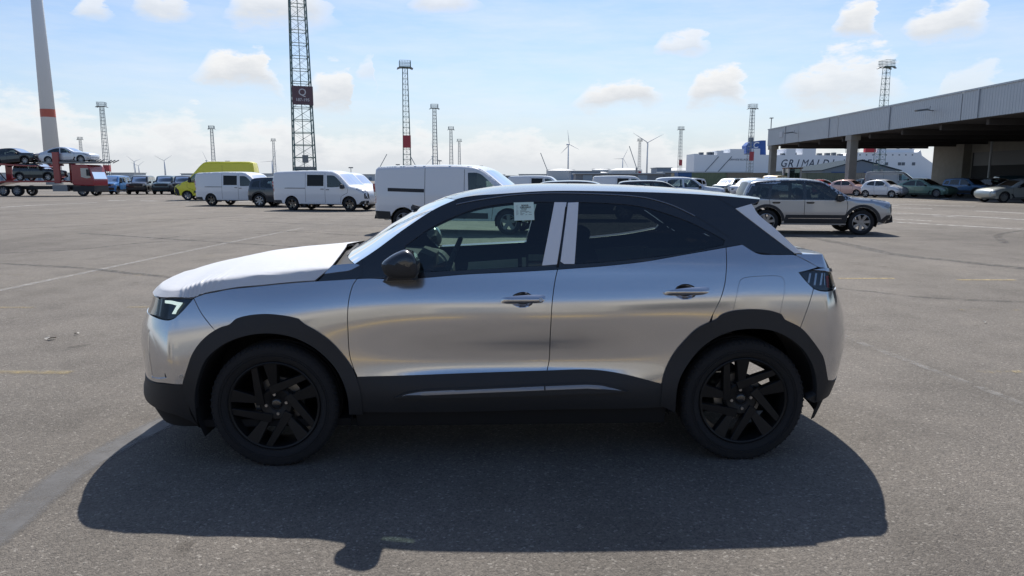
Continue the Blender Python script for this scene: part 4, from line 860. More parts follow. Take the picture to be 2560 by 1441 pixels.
q = mast(-22.2, 76, 'tall green lattice mast with dark sign Q 187-195 behind white vans', steel_g, 30, 2.25, 1.25, R(22), (9.25, 11.15, dark_p, [('Q', 1.0, 1.25), ('187-195', .42, .5)]), 22, 1.0)
MB().box(-1.05, 1.05, -1.05, 1.05, 2.0, 2.9).build('base_cabin', lamp_g, q)
MS = [(-152.5, 267.4, 'thin lattice mast with small red sign above the red truck cab', (4.6, 7.0)), (-290.8, 481, 'faint distant lattice mast behind the white car on the transporter', None), (-160.3, 382, 'lattice mast rising behind the yellow high roof van', None),
      (-167, 499.7, 'small lattice mast just left of the tall green Q mast', (2.2, 4.0)), (-26, 176.2, 'large lattice mast with red board, tallest of four in a row', (9.3, 12.3)), (-29.6, 274.3, 'second of the four receding masts, beside a thin wind turbine', None),
      (-33.1, 388, 'third of the four receding masts, small red board near its foot', (4.0, 6.9)), (-37.3, 504.5, 'smallest and last of the four receding lattice masts', None), (89.5, 499.7, 'distant lattice mast beside the largest far wind turbine', (5.0, 7.4)),
      (91.6, 388, 'lattice mast with dark red sign standing beyond the grey warehouse', (9.2, 12.3)), (91.8, 274.3, 'lattice mast with red sign in front of the ship hull', (8.8, 12.2)), (90.7, 175.6, 'lattice mast rising above the roof of the canopy building', None)]
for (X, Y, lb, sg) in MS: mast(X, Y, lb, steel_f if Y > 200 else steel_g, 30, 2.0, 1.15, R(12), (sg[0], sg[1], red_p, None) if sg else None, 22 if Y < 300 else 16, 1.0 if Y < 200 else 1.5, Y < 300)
for i, (X, Y, h, lb) in enumerate(((-90, 560, 13, 'low twin lamp pole beyond the white vans, left one'), (-57, 560, 16, 'low twin lamp pole between the tall mast and four masts'), (-27, 620, 13, 'low twin lamp pole right of the smallest mast'), (-118, 520, 10, 'short lamp pole near the foot of the green mast'), (-200, 500, 14, 'lamp pole above the dark parked cars on the left'))):
    t = empty('lamp_pole', (X, Y, 0)); tag(t, lb, 'lamp pole', 'low lamp poles'); MB().bar((0, 0, 0), (0, 0, h), .22, 6).build('pole', steel_f, t); MB().box(-1.6, 1.6, -.4, .4, h-.1, h+.7).build('lamp_head', lamp_g, t)
# ================================================================== wind turbines
tw = mat('turbine_grey_white', (.74, .76, .78), .5); tr_ = mat('turbine_red_band', (.55, .13, .08), .5)
def turbine(X, Y, hub, r0, r1, R_, phase, label, yaw=0.0):
    t = empty('wind_turbine', (X, Y, 0), yaw); tag(t, label, 'wind turbine', 'wind turbines')
    MB().bar((0, 0, 0), (0, 0, hub), r0, 24, r1).build('tower', tw, t, True)
    n = MB().box(-1.8, 1.8, -3.2, 7, hub-1.8, hub+2.0).build('nacelle', tw, t); bevel(n, .8, 2)
    hb = MB().lathe([(0, -5.6), (1.0, -5.2), (1.6, -4.2), (1.7, -3.0)], (0, 0, hub+.1), n=16).build('hub', tw, t, True)
    for k in range(3):
        a = R(phase+120*k); d = Vector((math.cos(a), 0, math.sin(a))); s = Vector((-math.sin(a), 0, math.cos(a))); V = []; F = []
        for i in range(9):
            f = i/8; rad = 1.2+(R_-1.2)*f; c = (1.2 if i == 0 else 2.1*(1-f)**.8+.4)*(1 if i else 1); th = .9*(1-f)+.1
            p = Vector((0, -4.4, hub+.1))+d*rad
            V += [p-s*c*.3+Vector((0, -th*.2, 0)), p+Vector((0, -th*.6, 0)), p+s*c*.7, p+Vector((0, th*.6, 0))]
        for i in range(8):
            for j in range(4): F.append((i*4+j, i*4+(j+1) % 4, i*4+4+(j+1) % 4, i*4+4+j))
        F += [(0, 3, 2, 1), (32, 33, 34, 35)]
        MB().add(V, F).build('blade', tw, t, True)
    return t
big = turbine(-145.35, 225, 108, 2.37, .87, 46, 90, 'huge pale turbine tower with red band behind the truck', R(-40))
MB().lathe([(2.37-1.5*20.9/108+.03, 0), (2.37-1.5*23.3/108+.03, 2.4)], (0, 0, 20.9), 'z', 28).build('red_band', tr_, big, True)
for a in ((151.5, 1918, 95, 2.3, 1.4, 38, 100, 'wind turbine above the storage tanks, two blades showing', R(35)), (494.3, 3174, 95, 2.8, 1.7, 50, 62, 'small wind turbine between the two clearest turbines', R(20)), (344.8, 1815, 95, 2.4, 1.4, 45, 28, 'clearest wind turbine with blades spread in a Y', 0),
          (-1712, 3503, 95, 4.5, 2.8, 52, 32, 'wind turbine with Y blades above the dark parked cars', 0), (-1207, 3578, 95, 4.5, 2.6, 60, 66, 'wind turbine just right of the yellow van roof', R(30)), (-323, 2902, 95, 4.2, 2.6, 62, 98, 'wind turbine close beside the second receding mast', R(50)),
          (-1505, 3503, 95, 4, 2.4, 50, 118, 'wind turbine tip showing over the yellow van roof', R(60)), (-1900, 3578, 92, 4, 2.4, 44, 20, 'left one of two faint turbines over the blue parked car', 0), (-2103, 4002, 80, 4, 2.4, 46, 35, 'right one of two faint turbines over the blue parked car', 0)):
    turbine(*a)
# ================================================================== ship
def ship():
    t = empty('cargo_ship', (194.6, 760, 0)); tag(t, 'long white car carrier ship with big dark hull lettering beyond the canopy', 'ship')
    wht = mat('ship_white_paint', (.82, .84, .87), .5, noise=.05, nscale=.08); blue = mat('funnel_blue_paint', (.03, .10, .34), .5); dk = mat('ship_dark_blue_lettering', (.03, .05, .09), .6); rd = mat('lifeboat_red', (.55, .03, .05), .5); dg = mat('deck_dark_gear', (.14, .16, .18), .7)
    out = [(0, -4), (0, 29), (5, 29), (5, 28), (24.3, 27.8), (24.3, 32.2), (31, 32.2), (31, 30), (38, 30), (38, 34), (52.8, 34), (52.8, 28.2), (63.5, 28.2), (63.5, 34.4), (70, 34.4), (70, 28), (98, 27.5), (98, 34.2), (108, 34.2), (108, 28), (115.4, 28), (115.4, 35), (129.5, 35), (129.5, 27.5), (166, 27), (172, 30.5), (238, 30.5), (241, 33), (243, 27), (252, 21), (259, 17), (254, -4)]
    MB().prism(out, lambda x, z: (x, 0, z), lambda x, z: (x, 34, z)).build('hull', wht, t)
    MB().box(-2, 260, -.4, 0, -4, -1).build('boot_top', dg, t)
    f = MB().prism([(59, 28), (58, 38), (62, 42), (74, 43.5), (79, 43.5), (80, 28)], lambda x, z: (x, 10, z), lambda x, z: (x, 24, z)).build('funnel', blue, t)
    MB().box(63, 67, 14, 18, 42, 47).build('exhaust_pipe', dg, t)
    o = text_mesh('funnel_letter', 'C', 9, mat('funnel_white', (.8, .8, .8), .6), t, shear=.2, bold=.15); o.rotation_euler = (R(90), 0, 0); o.location = (68, 9.85, 38.2)
    for s, x0, x1 in (('GRIMALDI', 95.5, 147.5), ('LINES', 160, 194.5)):
        for i, ch in enumerate(s):
            o = text_mesh('hull_letter', ch, 11.2, dk, t, shear=.28, bold=0 if ch == 'M' else .10); o.scale = (.86, 1, 1); o.rotation_euler = (R(90), 0, 0); o.location = (x0+(x1-x0)*i/(len(s)-1), -.15, 18.6)
    o = text_mesh('ship_name', 'GRANDE ELLADE', 2.6, dk, t, shear=.28, bold=.03); o.rotation_euler = (R(90), 0, 0); o.location = (47.5, -.15, 22.8)
    MB().box(182, 193, -1, 4, 30.6, 35.2).build('lifeboat', rd, t)
    rng = random.Random(5)
    for i in range(24):
        x = 6+i*7.2+rng.uniform(-2, 2)
        if 58 < x < 81: continue
        MB().box(x, x+rng.uniform(2, 5), 3, 8, 27, 28.4+rng.uniform(.6, 2.6)).build('deck_gear', dg, t)
    for i in range(6):
        x = 165+i*14; MB().bar((x, 8, 30), (x, 8, 36+rng.uniform(0, 3)), .25).bar((x-1.5, 8, 34.5), (x+1.5, 8, 34.5), .2).build('ship_mast', dg, t)
    MB().box(196, 236, 3, 20, 30, 34.2).build('bridge', wht, t)
    for x in (204, 218, 222, 233): MB().box(x, x+3.4, -.25, .2, 16.8, 20).build('hull_opening', dg, t)
    for i in range(9): MB().box(176+i*7, 177.4+i*7, -.2, .2, 27.2, 28.4).build('porthole', dg, t)
    for x, w in ((27, 4), (37, 6), (44.5, 5), (50, 5), (57, 5)): MB().box(x, x+w, -.2, .2, 4.2, 6.0).build('ramp_window', dg, t)
    for x in (12, 26): MB().bar((x, -.3, 10), (x+14, -.3, 26), .35).build('ramp_cable', dg, t)
ship()
# ================================================================== canopy building at the right
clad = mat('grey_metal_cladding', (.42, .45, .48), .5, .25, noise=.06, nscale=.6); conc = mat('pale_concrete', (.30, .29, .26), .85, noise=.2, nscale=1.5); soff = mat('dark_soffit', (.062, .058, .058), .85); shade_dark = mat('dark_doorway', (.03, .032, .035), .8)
door_grey = mat('roller_door_grey', (.17, .18, .19), .6)
def canopy():
    t = empty('canopy_building', (33.5, 93.6, 0)); tag(t, 'long grey clad canopy building with deep overhanging flat roof', 'building')
    L0 = -110.0
    seg = np.linspace(0, L0, 12); ribs = .30
    for i in range(11):                                     # ribbed fascia sheets
        ya, yb = seg[i]-.03, seg[i+1]+.03; n = int((ya-yb)/ribs); V = []; F = []
        ys = []
        for k in range(n): y = ya-(ya-yb)*k/n; d = (ya-yb)/n; ys += [(y, 0), (y-d*.55, 0), (y-d*.65, -.018), (y-d*.9, -.018)]
        ys.append((yb, 0))
        for (y, x) in ys: V += [(x, y, 5.92), (x, y, 7.95)]
        for k in range(len(ys)-1): F.append((2*k, 2*k+1, 2*k+3, 2*k+2))
        mesh('fascia_panel', V, F, clad, t)
    MB().box(-.08, .12, L0, .02, 7.95, 8.07).build('eaves_flashing', clad, t)
    MB().box(.08, 30, L0, 0, 7.2, 7.9).build('roof', clad, t); MB().box(.02, 30, -.1, .04, 5.9, 7.93).build('end_fascia', clad, t)
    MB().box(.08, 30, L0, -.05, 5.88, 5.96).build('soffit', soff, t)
    for y in (-1.0, -22.5, -66.0, -87.0):
        c = MB().box(.05, .80, y-.4, y+.4, 0, 5.6).box(-.05, .9, y-.6, y+.6, 5.4, 5.9).build('column', conc, t)
        for b in (1,): MB().box(-.45, -.25, y-.9, y-.7, 0, 1.0).build('bollard', conc, t)
    MB().box(19.5, 30, -75, -4, 0, 5.9).build('rear_wall', conc, t)
    for i, y in enumerate((-12, -26, -40, -54)):
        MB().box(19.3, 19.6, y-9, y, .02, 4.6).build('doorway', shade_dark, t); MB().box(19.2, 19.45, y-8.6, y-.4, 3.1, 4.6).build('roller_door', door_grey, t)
        MB().box(18.6, 19.7, y+.6, y+1.9, 0, 5.9).build('wall_pier', conc, t)
    MB().bar((18.0, -17, 0), (18.0, -17, 5.9), .12, 8).build('downpipe', clad, t)
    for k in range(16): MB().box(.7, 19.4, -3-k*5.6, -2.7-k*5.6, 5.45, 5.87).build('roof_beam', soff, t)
    for k in range(9): MB().box(-.10, .0, -6-k*12.0, -5.9-k*12.0, 5.94, 7.95).build('cover_strip', clad, t)
    for y in (-9.5, -36.5, -63):
        a = MB().bar((-.02, y, 6.95), (-.75, y, 7.05), .04).bar((-.35, y, 6.98), (-.30, y, 7.3), .03); a.prism([(0, 0), (.95, -.10), (1.0, .02), (.1, .14)], lambda u, z: (-.45-u, y-.18, 6.98+z), lambda u, z: (-.45-u, y+.18, 6.98+z)); a.build('wall_lamp', lamp_g, t)
    MB().box(-.07, -.04, -5.2, -4.1, 6.75, 7.45).build('fascia_sign', mat('faded_sign_plate', (.5, .52, .55), .6), t)
    MB().bar((.2, -.4, 7.9), (.2, -.4, 9.4), .06).box(.0, .4, -.6, -.2, 9.4, 9.5).build('vent_pipe', lamp_g, t)
    for y in (-14, -30, -50): MB().box(8, 9.2, y-.2, y+.2, 5.78, 5.88).build('soffit_lamp', mat('soffit_lamp_glass', (.5, .5, .5), .4), t)
canopy()
# ================================================================== sheds, tanks and quay buildings in the distance
def shed():
    t = empty('gable_shed', (105, 240, 0)); tag(t, 'low blue gabled shed in front of the white ship', 'building')
    wl = mat('shed_wall_blue_grey', (.16, .20, .25), .6); rf = mat('shed_roof_grey', (.055, .075, .095), .95, spec=.05); bl = mat('shed_blue_door', (.03, .08, .22), .6)
    MB().prism([(0, 0), (26, 0), (26, 4.6), (13, 7.9), (0, 4.6)], lambda x, z: (x, 0, z), lambda x, z: (x, .5, z)).box(0, 26, .5, 44, 0, 4.6).build('wall', wl, t)
    E_ = [(-.6, -.6, 4.5), (26.6, -.6, 4.5), (26.6, 44.6, 4.5), (-.6, 44.6, 4.5), (13, -.6, 8.1), (13, 16, 8.1)]
    for q_ in ((0, 4, 5, 3), (1, 2, 5, 4), (2, 3, 5)):
        v_ = [E_[i] for i in q_]; MB().add(v_+[(p[0], p[1], p[2]+.25) for p in v_], [tuple(range(len(v_)))[::-1], tuple(range(len(v_), 2*len(v_)))]+[(i, (i+1) % len(v_), len(v_)+(i+1) % len(v_), len(v_)+i) for i in range(len(v_))]).build('roof', rf, t)
    for x in (3, 14): MB().box(x, x+8, -.2, .1, 0, 4.2).build('door', bl, t)
shed()
def quay():
    g1 = mat('quay_shed_grey', (.23, .24, .26), .7, noise=.15, nscale=.3); dkb = mat('quay_blue_door', (.05, .10, .24), .6); win = mat('quay_window_band', (.30, .36, .42), .3)
    for i, (x0, x1, Y, h, lb) in enumerate(((27, 64, 300, 3.9, 'long low grey quay building behind the silver car roof'), (64.5, 101.5, 302, 4.5, 'long low grey quay building left of the white ship'), (-48, -18, 420, 4.5, 'pale low building far behind the nearest white van'), (-4, 22, 420, 3.6, 'pale low building left of the storage tanks'))):
        t = empty('quay_building', (x0, Y, 0)); tag(t, lb, 'building', 'low quay buildings')
        MB().box(0, x1-x0, 0, 12, 0, h).build('wall', g1, t); MB().box(-.6, x1-x0+.6, -1.2, 12.5, h, h+.45).build('roof', clad, t)
        rng = random.Random(i); x = 3
        while x < x1-x0-6:
            MB().box(x, x+4, -.3, .1, .8, h-.4).build('door' if rng.random() < .6 else 'window_band', dkb if rng.random() < .5 else win, t); x += rng.uniform(6, 10)
    tk = mat('tank_pale_paint', (.55, .57, .58), .5); 
    for i, (X, Y, r, h) in enumerate(((62, 900, 18, 13), (88, 905, 15, 11), (112, 930, 14, 10.5), (150, 940, 22, 14), (205, 900, 24, 13), (120, 960, 12, 15))):
        t = empty('storage_tank', (X, Y, 0)); tag(t, ['leftmost pale storage tank behind the silver car roof', 'second pale storage tank from the left', 'third storage tank, low with domed roof', 'wide pale storage tank near the turbine', 'rightmost wide storage tank beside the ship stern', 'tall narrow tank behind the others'][i], 'storage tank', 'storage tanks')
        MB().lathe([(r, 0), (r, h)], (0, 0, 0), 'z', 32).build('shell', tk, t, True); MB().lathe([(r+.2, h), (r*.6, h+r*.10), (0, h+r*.13)], (0, 0, 0), 'z', 32).build('dome_roof', tk, t, True)
        MB().path([(r*math.cos(a), r*math.sin(a), h+1.1) for a in np.linspace(0, 2*math.pi, 20)], .15, 4).build('handrail', lamp_g, t)
    hall = mat('far_hall_blue', (.20, .26, .34), .6)
    for i, (x, Y, w, h, lb) in enumerate(((143, 700, 14, 13, 'blue grey process hall beside the largest turbine'), (60, 720, 30, 10, 'small blue grey plant building by the tanks'), (-420, 900, 150, 9, 'far pale hall on the horizon at left'), (-240, 900, 120, 8, 'far pale hall behind the white vans'), (-100, 950, 90, 8, 'far pale hall behind the nearest van'), (-700, 900, 220, 10, 'far pale hall behind the transporter truck'), (10, 1000, 40, 9, 'far pale hall left of the tanks'), (480, 950, 240, 12, 'far pale hall beyond the canopy'))):
        t = empty('far_hall', (x, Y, 0)); tag(t, lb, 'building', 'halls on the horizon')
        MB().box(0, w, 0, 30, 0, h).build('wall', hall if i < 2 else tk, t); MB().box(-1, w+1, -1, 31, h, h+.6).build('roof', clad, t)
        n = int(w/8)
        for k in range(n): MB().box(2+k*8, 6+k*8, -.3, .1, 1, h*.6).build('bay_door', hall if i >= 2 else dkb, t)
    for i, (X, Y, h, a, lb) in enumerate(((-170, 900, 34, 60, 'thin crane jib left of the four masts'), (-118, 900, 30, 118, 'thin crane jib behind the second white van'), (158, 900, 42, 110, 'thin crane jib left of the ship'), (45, 900, 34, 112, 'thin crane jib above the leftmost tank'))):
        t = empty('harbour_crane', (X, Y, 0)); tag(t, lb, 'crane', 'harbour cranes'); MB().bar((0, 0, 0), (0, 0, h*.4), 1.4, 6).build('tower', lamp_g, t); MB().bar((0, 0, h*.38), (h*.7*math.cos(R(a)), 0, h*.38+h*.7*math.sin(R(a))), .45, 4).build('jib', steel_f, t)
quay()
def containers():
    cols = [(.16, .20, .12), (.22, .19, .14), (.03, .10, .26), (.20, .22, .17), (.26, .21, .13), (.14, .17, .13), (.24, .23, .20), (.19, .16, .12)]
    names = ['dull green', 'brown grey', 'deep blue', 'olive grey', 'tan', 'dark olive', 'pale grey', 'rusty brown']
    lay = [(24.6, 105, 2.0, 2), (27.2, 110, 6.06, 0), (33.4, 110.4, 6.06, 1), (39.6, 110, 6.06, 3), (45.8, 110.3, 6.06, 5), (27.0, 118, 6.06, 4), (33.2, 118, 6.06, 7), (52, 111, 6.06, 6)]
    for i, (x, y, l, c) in enumerate(lay):
        t = empty('shipping_container', (x, y, 0)); tag(t, '%s container before the ship, %s' % (names[c], ['small blue one at its left end', 'first long one', 'second long one', 'third long one', 'fourth long one', 'in the rear row left', 'in the rear row right', 'rightmost one'][i]), 'container', 'shipping containers')
        m = mat('container_'+names[c].replace(' ', '_'), cols[c], .6, noise=.3, nscale=1.2); V = []; F = []; n = int(l/.28)
        for k in range(n+1):
            for q_ in (0, .14):
                xx = min(l, k*.28+q_); V += [(xx, .03 if q_ else 0, .15), (xx, .03 if q_ else 0, 2.5)]
        for k in range(len(V)//2-1): F.append((2*k, 2*k+2, 2*k+3, 2*k+1))
        mesh('corrugated_side', V, F, m, t); MB().box(0, l, .05, 2.4, 0, 2.59).build('shell', m, t)
        for xx in (0, l-.12): MB().box(xx, xx+.12, -.02, .1, 0, 2.6).build('corner_post', m, t)
        MB().box(0, l, -.02, .08, 2.5, 2.6).build('top_rail', m, t)
containers()
# ================================================================== warehouse behind the camera (seen only mirrored in the car)
def rear_warehouse():
    t = empty('depot_warehouse', (-40, -32, 0)); tag(t, 'beige warehouse mirrored in the silver car windows', 'building')
    bg = mat('warehouse_beige_cladding', (.46, .43, .36), .7, noise=.12, nscale=.5)
    MB().box(0, 80, -30, 0, 0, 9.5).build('wall', bg, t); MB().box(-.6, 80.6, -30.5, .6, 9.5, 10.2).build('roof', clad, t)
    for k in range(7):
        x = 4+k*11; MB().box(x, x+6, -.05, .12, 0, 5.5).build('roller_door', door_grey if k % 2 else shade_dark, t)
        for j in range(6): MB().box(x+7, x+10, 0, .25, 1+j*1.2, 1.7+j*1.2).build('louvre_slat', conc, t)
rear_warehouse()
# ================================================================== parked vehicles
M['white_paint'] = mat('van_white_paint', (.74, .75, .77), .35, coat=.8)
M['yellow_paint'] = mat('van_yellow_paint', (.82, .73, .03), .4, coat=.6)
M['dark_blue_paint'] = mat('dark_blue_paint', (.012, .018, .035), .3, coat=1)
M['black_paint'] = mat('black_car_paint', (.012, .012, .014), .3, coat=1)
M['suv_silver'] = mat('grey_silver_paint', (.42, .44, .465), .3, .65, coat=1)
M['red_paint'] = mat('red_car_paint', (.33, .04, .05), .35, coat=1)
M['pink_paint'] = mat('rose_car_paint', (.55, .36, .33), .35, .3, coat=1)
M['ice_paint'] = mat('ice_white_car_paint', (.60, .63, .68), .35, .2, coat=1)
M['green_paint'] = mat('sage_green_car_paint', (.16, .27, .22), .35, .3, coat=1)
M['blue_paint'] = mat('mid_blue_car_paint', (.06, .15, .30), .35, .3, coat=1)
M['petrol_paint'] = mat('petrol_blue_car_paint', (.03, .08, .11), .35, .3, coat=1)
M['sky_paint'] = mat('bright_blue_car_paint', (.05, .20, .50), .35, coat=1)
M['gold_paint'] = mat('ochre_car_paint', (.42, .27, .05), .4, coat=.6)
M['grey_paint'] = mat('pale_grey_car_paint', (.38, .41, .40), .35, .5, coat=1)
M['truck_red'] = mat('truck_red_paint', (.30, .016, .025), .4, coat=.6)
M['car_glass'] = glass_mat('parked_car_glass', (.30, .36, .36))
M['van_glass'] = glass_mat('van_side_glass', (.45, .58, .56))
M['black_window'] = mat('black_van_window', (.008, .009, .011), .25, spec=.25)
M['lamp_clear'] = mat('clear_lamp_unit', (.30, .32, .34), .15, .3, coat=1)
M['lamp_red'] = mat('red_tail_lamp', (.40, .015, .02), .2, coat=1)
M['plate'] = mat('number_plate_grey', (.35, .36, .38), .5)
M['alloy'] = mat('alloy_grey', (.30, .31, .33), .35, .8)
M['steelw'] = mat('steel_wheel_grey', (.22, .23, .25), .45, .6)
def simple_wheel(parent, c, side, r, rimm, spokes=5, w=.21):
    wh = empty('wheel', c); wh.parent = parent; h = w/2*side; rr = r*.68
    MB().lathe([(rr, h*.75), (rr+.02, h*.95), (r*.93, h), (r*.985, h*.85), (r, h*.55), (r, -h*.6), (r*.95, -h), (rr, -h)], (0, 0, 0), n=30).build('tyre', M['tyre'], wh, True)
    m = MB().lathe([(rr+.003, h*.78), (rr-.012, h*.82), (rr-.03, h*.3), (rr-.03, -h*.6)], (0, 0, 0), n=30)
    for k in range(spokes):
        a = 2*math.pi*k/spokes+.3; d = Vector((math.cos(a), 0, math.sin(a))); s = Vector((-math.sin(a), 0, math.cos(a))); y = Vector((0, h*.62, 0)); wd = .34*rr*math.pi/spokes*1.1
        m.add([y+s*wd*.8, y-s*wd*.8, y+Vector((0, h*.15, 0))+d*(rr-.012)-s*wd, y+Vector((0, h*.15, 0))+d*(rr-.012)+s*wd, s*wd*.8, -s*wd*.8, d*(rr-.012)-s*wd, d*(rr-.012)+s*wd], [(0, 1, 2, 3), (7, 6, 5, 4), (0, 3, 7, 4), (1, 5, 6, 2)])
    m.lathe([(0, h*.70), (rr*.26, h*.68), (rr*.3, h*.4)], (0, 0, 0), n=16)
    o = m.build('rim', rimm, wh); smooth_by_angle(o, 35); return wh
def vehicle(name, label, cat, group, loc, rz, sp, paint, rim=None, step=.11, both=True):
    """sp: outline and fittings in metres; u from the nose backwards, z up. Skin rounds over towards the outline."""
    root = empty(name, loc, rz); tag(root, label, cat, group)
    L_, hw = sp['L'], sp['hw']; top = resample(sp['top'], .09, closed=False, corner=25); tumz = sp.get('tum', [(0, .93), (.35, .985), (.6, 1.0), (.95, .985), (1.5, .86), (2.0, .80)])
    tz, tw_ = zip(*tumz); r0 = sp.get('r', .12); re_ = sp.get('rend', .30); zb = sp.get('belt', .95)
    ends = np.array([top[0], top[-1]])
    def rad(Q):
        e = np.minimum(np.abs(Q[:, 0]-top[:, 0].min()), np.abs(top[:, 0].max()-Q[:, 0])); k = np.clip(1-e/(re_*2.2), 0, 1)*np.clip((zb+.25-Q[:, 1])/.35, 0, 1)
        return r0+(re_-r0)*k
    def S(a, z, off=0.0):
        Q = np.stack([np.atleast_1d(a), np.atleast_1d(z)], 1); d = seg_dist(Q, top); ins = Q[:, 1] >= 0
        rr = rad(Q); f = np.clip(d/rr, 0, 1); y = hw*np.interp(Q[:, 1], tz, tw_)-rr*(1-np.sqrt(np.clip(1-(1-f)**2, 0, 1)))
        return np.stack([Q[:, 0], -(y+off), Q[:, 1]], 1)
    z0 = sp['z0']; axles = sp['axles']; wr = sp['wr']; ra = sp.get('ra', wr+.06); bot = []
    for ax in axles[::-1]:                                   # bottom edge from rear to front with the wheel openings cut out
        h = math.asin(min(.99, (z0-wr)/ra)) if abs(z0-wr) < ra else 0
        bot += [(ax+ra*math.cos(t), wr+ra*math.sin(t)) for t in np.linspace(h, math.pi-h, 15)]
    side = [tuple(p) for p in top]+bot
    sideP = np.array(side)
    wins = sp.get('windows', []); holes = [w[0] for w in wins]; doors = sp.get('doors', []); lamps = sp.get('lamps', [])
    kw = dict(mirror=True, step=step, edge=step*.7)
    rings = (.012, .035, .075)
    S2 = lambda a, z, off=0.0: S(a, z, off)
    panel('body_side', sideP, S2, paint, root, raw=True, holes=holes, flange=0, rings=rings, **kw)
    for w in wins: panel(w[2] if len(w) > 2 else 'side_window', w[0], S2, M[w[1]], root, off=-.006, flange=0, **kw)
    # cross skin along the outline: bonnet, screen, roof, tail
    e = S(top[:, 0]+0, top[:, 1]); W = -e[:, 1]; tt = np.linspace(-1, 1, 13); cr = sp.get('crown', .045)
    T = np.gradient(top, axis=0); T /= np.maximum(1e-9, np.linalg.norm(T, axis=1))[:, None]; nrm = np.stack([-T[:, 1], T[:, 0]], 1)
    X = np.zeros((len(top), 13, 3)); bul = np.minimum(cr, W*.3)[:, None]*(1-tt[None]**2)
    X[..., 0] = top[:, :1]+nrm[:, :1]*bul; X[..., 1] = tt[None]*W[:, None]; X[..., 2] = top[:, 1:]+nrm[:, 1:]*bul
    segs = sorted(sp.get('screens', []), key=lambda q: q[0]); cl = np.concatenate([[0], np.cumsum(np.hypot(*np.diff(top, axis=0).T))])
    def idx(p): return int(np.argmin(np.hypot(*(top-np.array(p)).T)))
    marks = [(0, 'cross')]
    iv = sorted([(idx(a), idx(b), nm, mm) for a, b, nm, mm in sp.get('screens', [])]); cur = 0
    for a, b, nm, mm in iv:
        if a > cur: grid_mesh(sp.get('skin', 'body_top') if cur == 0 else 'roof', X[cur:a+1], M['gloss_black'] if (cur and sp.get('black_roof')) else paint, root, flip=True)
        n1 = 1
        grid_mesh(nm, X[a:b+1, n1:13-n1], M[mm], root, flip=True)
        for s_ in (slice(0, n1+1), slice(12-n1, 13)): grid_mesh('screen_pillar', X[a:b+1, s_], M['gloss_black'] if sp.get('black_roof') else paint, root, flip=True)
        cur = b
    if cur < len(top)-1: grid_mesh(sp.get('skin', 'body_top'), X[cur:], paint, root, flip=True)
    if sp.get('glasshouse'): panel('window_band', sp['glasshouse'], S2, M['gloss_black'], root, off=.003, flange=.006, holes=holes, **kw)
    # overlays: doors lines, lamps, handles, cladding
    for nm, poly, mm, off in sp.get('over', []): panel(nm, poly, S2, M[mm] if isinstance(mm, str) else mm, root, off=off, flange=.012, **kw)
    for line in sp.get('lines', []):
        P = resample(line, .1, closed=False); n = np.gradient(P, axis=0); n /= np.linalg.norm(n, axis=1)[:, None]; n = np.stack([-n[:, 1], n[:, 0]], 1)*.006
        panel('door_gap', np.vstack([P-n, (P+n)[::-1]]), S2, M['dark'], root, off=.0025, flange=.003, raw=True, mirror=True, step=.2)
    # inside
    zf = z0+.08; x0, x1 = top[:, 0].min(), top[:, 0].max()
    MB().box(x0+.35, x1-.25, -hw*.72, hw*.72, z0-.02, zf).build('floor_pan', M['dark'], root)
    for su in sp.get('seats', []):
        for sy in (-.38, .38):
            MB().prism([(su-.45, .5), (su, .45), (su+.02, .55), (su+.18, zb+.02), (su+.2, zb+.30), (su+.10, zb+.30), (su+.02, zb), (su-.10, .66), (su-.45, .66)], lambda u, z: (u, sy-.24, z), lambda u, z: (u, sy+.24, z)).build('seat', M['seat'], root)
    if sp.get('dash'): MB().box(sp['dash']-.35, sp['dash'], -hw*.78, hw*.78, .6, zb-.02).build('dashboard', M['trim_int'], root)
    if sp.get('bulkhead'): MB().box(sp['bulkhead'], sp['bulkhead']+.05, -hw*.80, hw*.80, .5, sp['H']-.14).build('bulkhead', M['trim_int'], root)
    for (mu, mz, mw, mh) in sp.get('mirrors', []):
        for sgn in (-1, 1):
            y = hw*.93; o = MB().prism([(-mw*.5, -mh*.3), (-mw*.15, mh*.45), (mw*.4, mh*.5), (mw*.5, -mh*.4), (mw*.1, -mh*.5)], lambda u, z: (mu+u, sgn*y, mz+z), lambda u, z: (mu+u*.9, sgn*(y+.21), mz+z*.95)).build('wing_mirror', M['plastic'] if sp.get('mirror_black', True) else paint, root); bevel(o, .025, 2)
    for ax in axles:
        for sgn in (-1, 1): simple_wheel(root, (ax, sgn*(hw-.13), wr), sgn, wr, rim or M['alloy'], sp.get('spokes', 5))
        for sgn in (-1, 1):
            th = np.linspace(-.3, math.pi+.3, 14); Xl = np.array([[(ax+(ra-.01)*math.cos(t), y*sgn, wr+(ra-.01)*math.sin(t)) for y in (-hw*.955, -hw*.5)] for t in th]); grid_mesh('wheel_arch_liner', Xl, M['dark'], root)
    for nm, b, mm in sp.get('boxes', []):
        o = MB().box(*b).build(nm, M[mm], root); bevel(o, .015, 1)
    return root
def arch_trim(sp, w=.07):
    out = []
    for ax in sp['axles']:
        ra = sp.get('ra', sp['wr']+.06); o = arc((ax, sp['wr']), ra+w, 4, 176, 17); i = arc((ax, sp['wr']), ra+.004, 176, 4, 17)
        out.append(('arch_trim', o+i, 'plastic', .012))
    return out
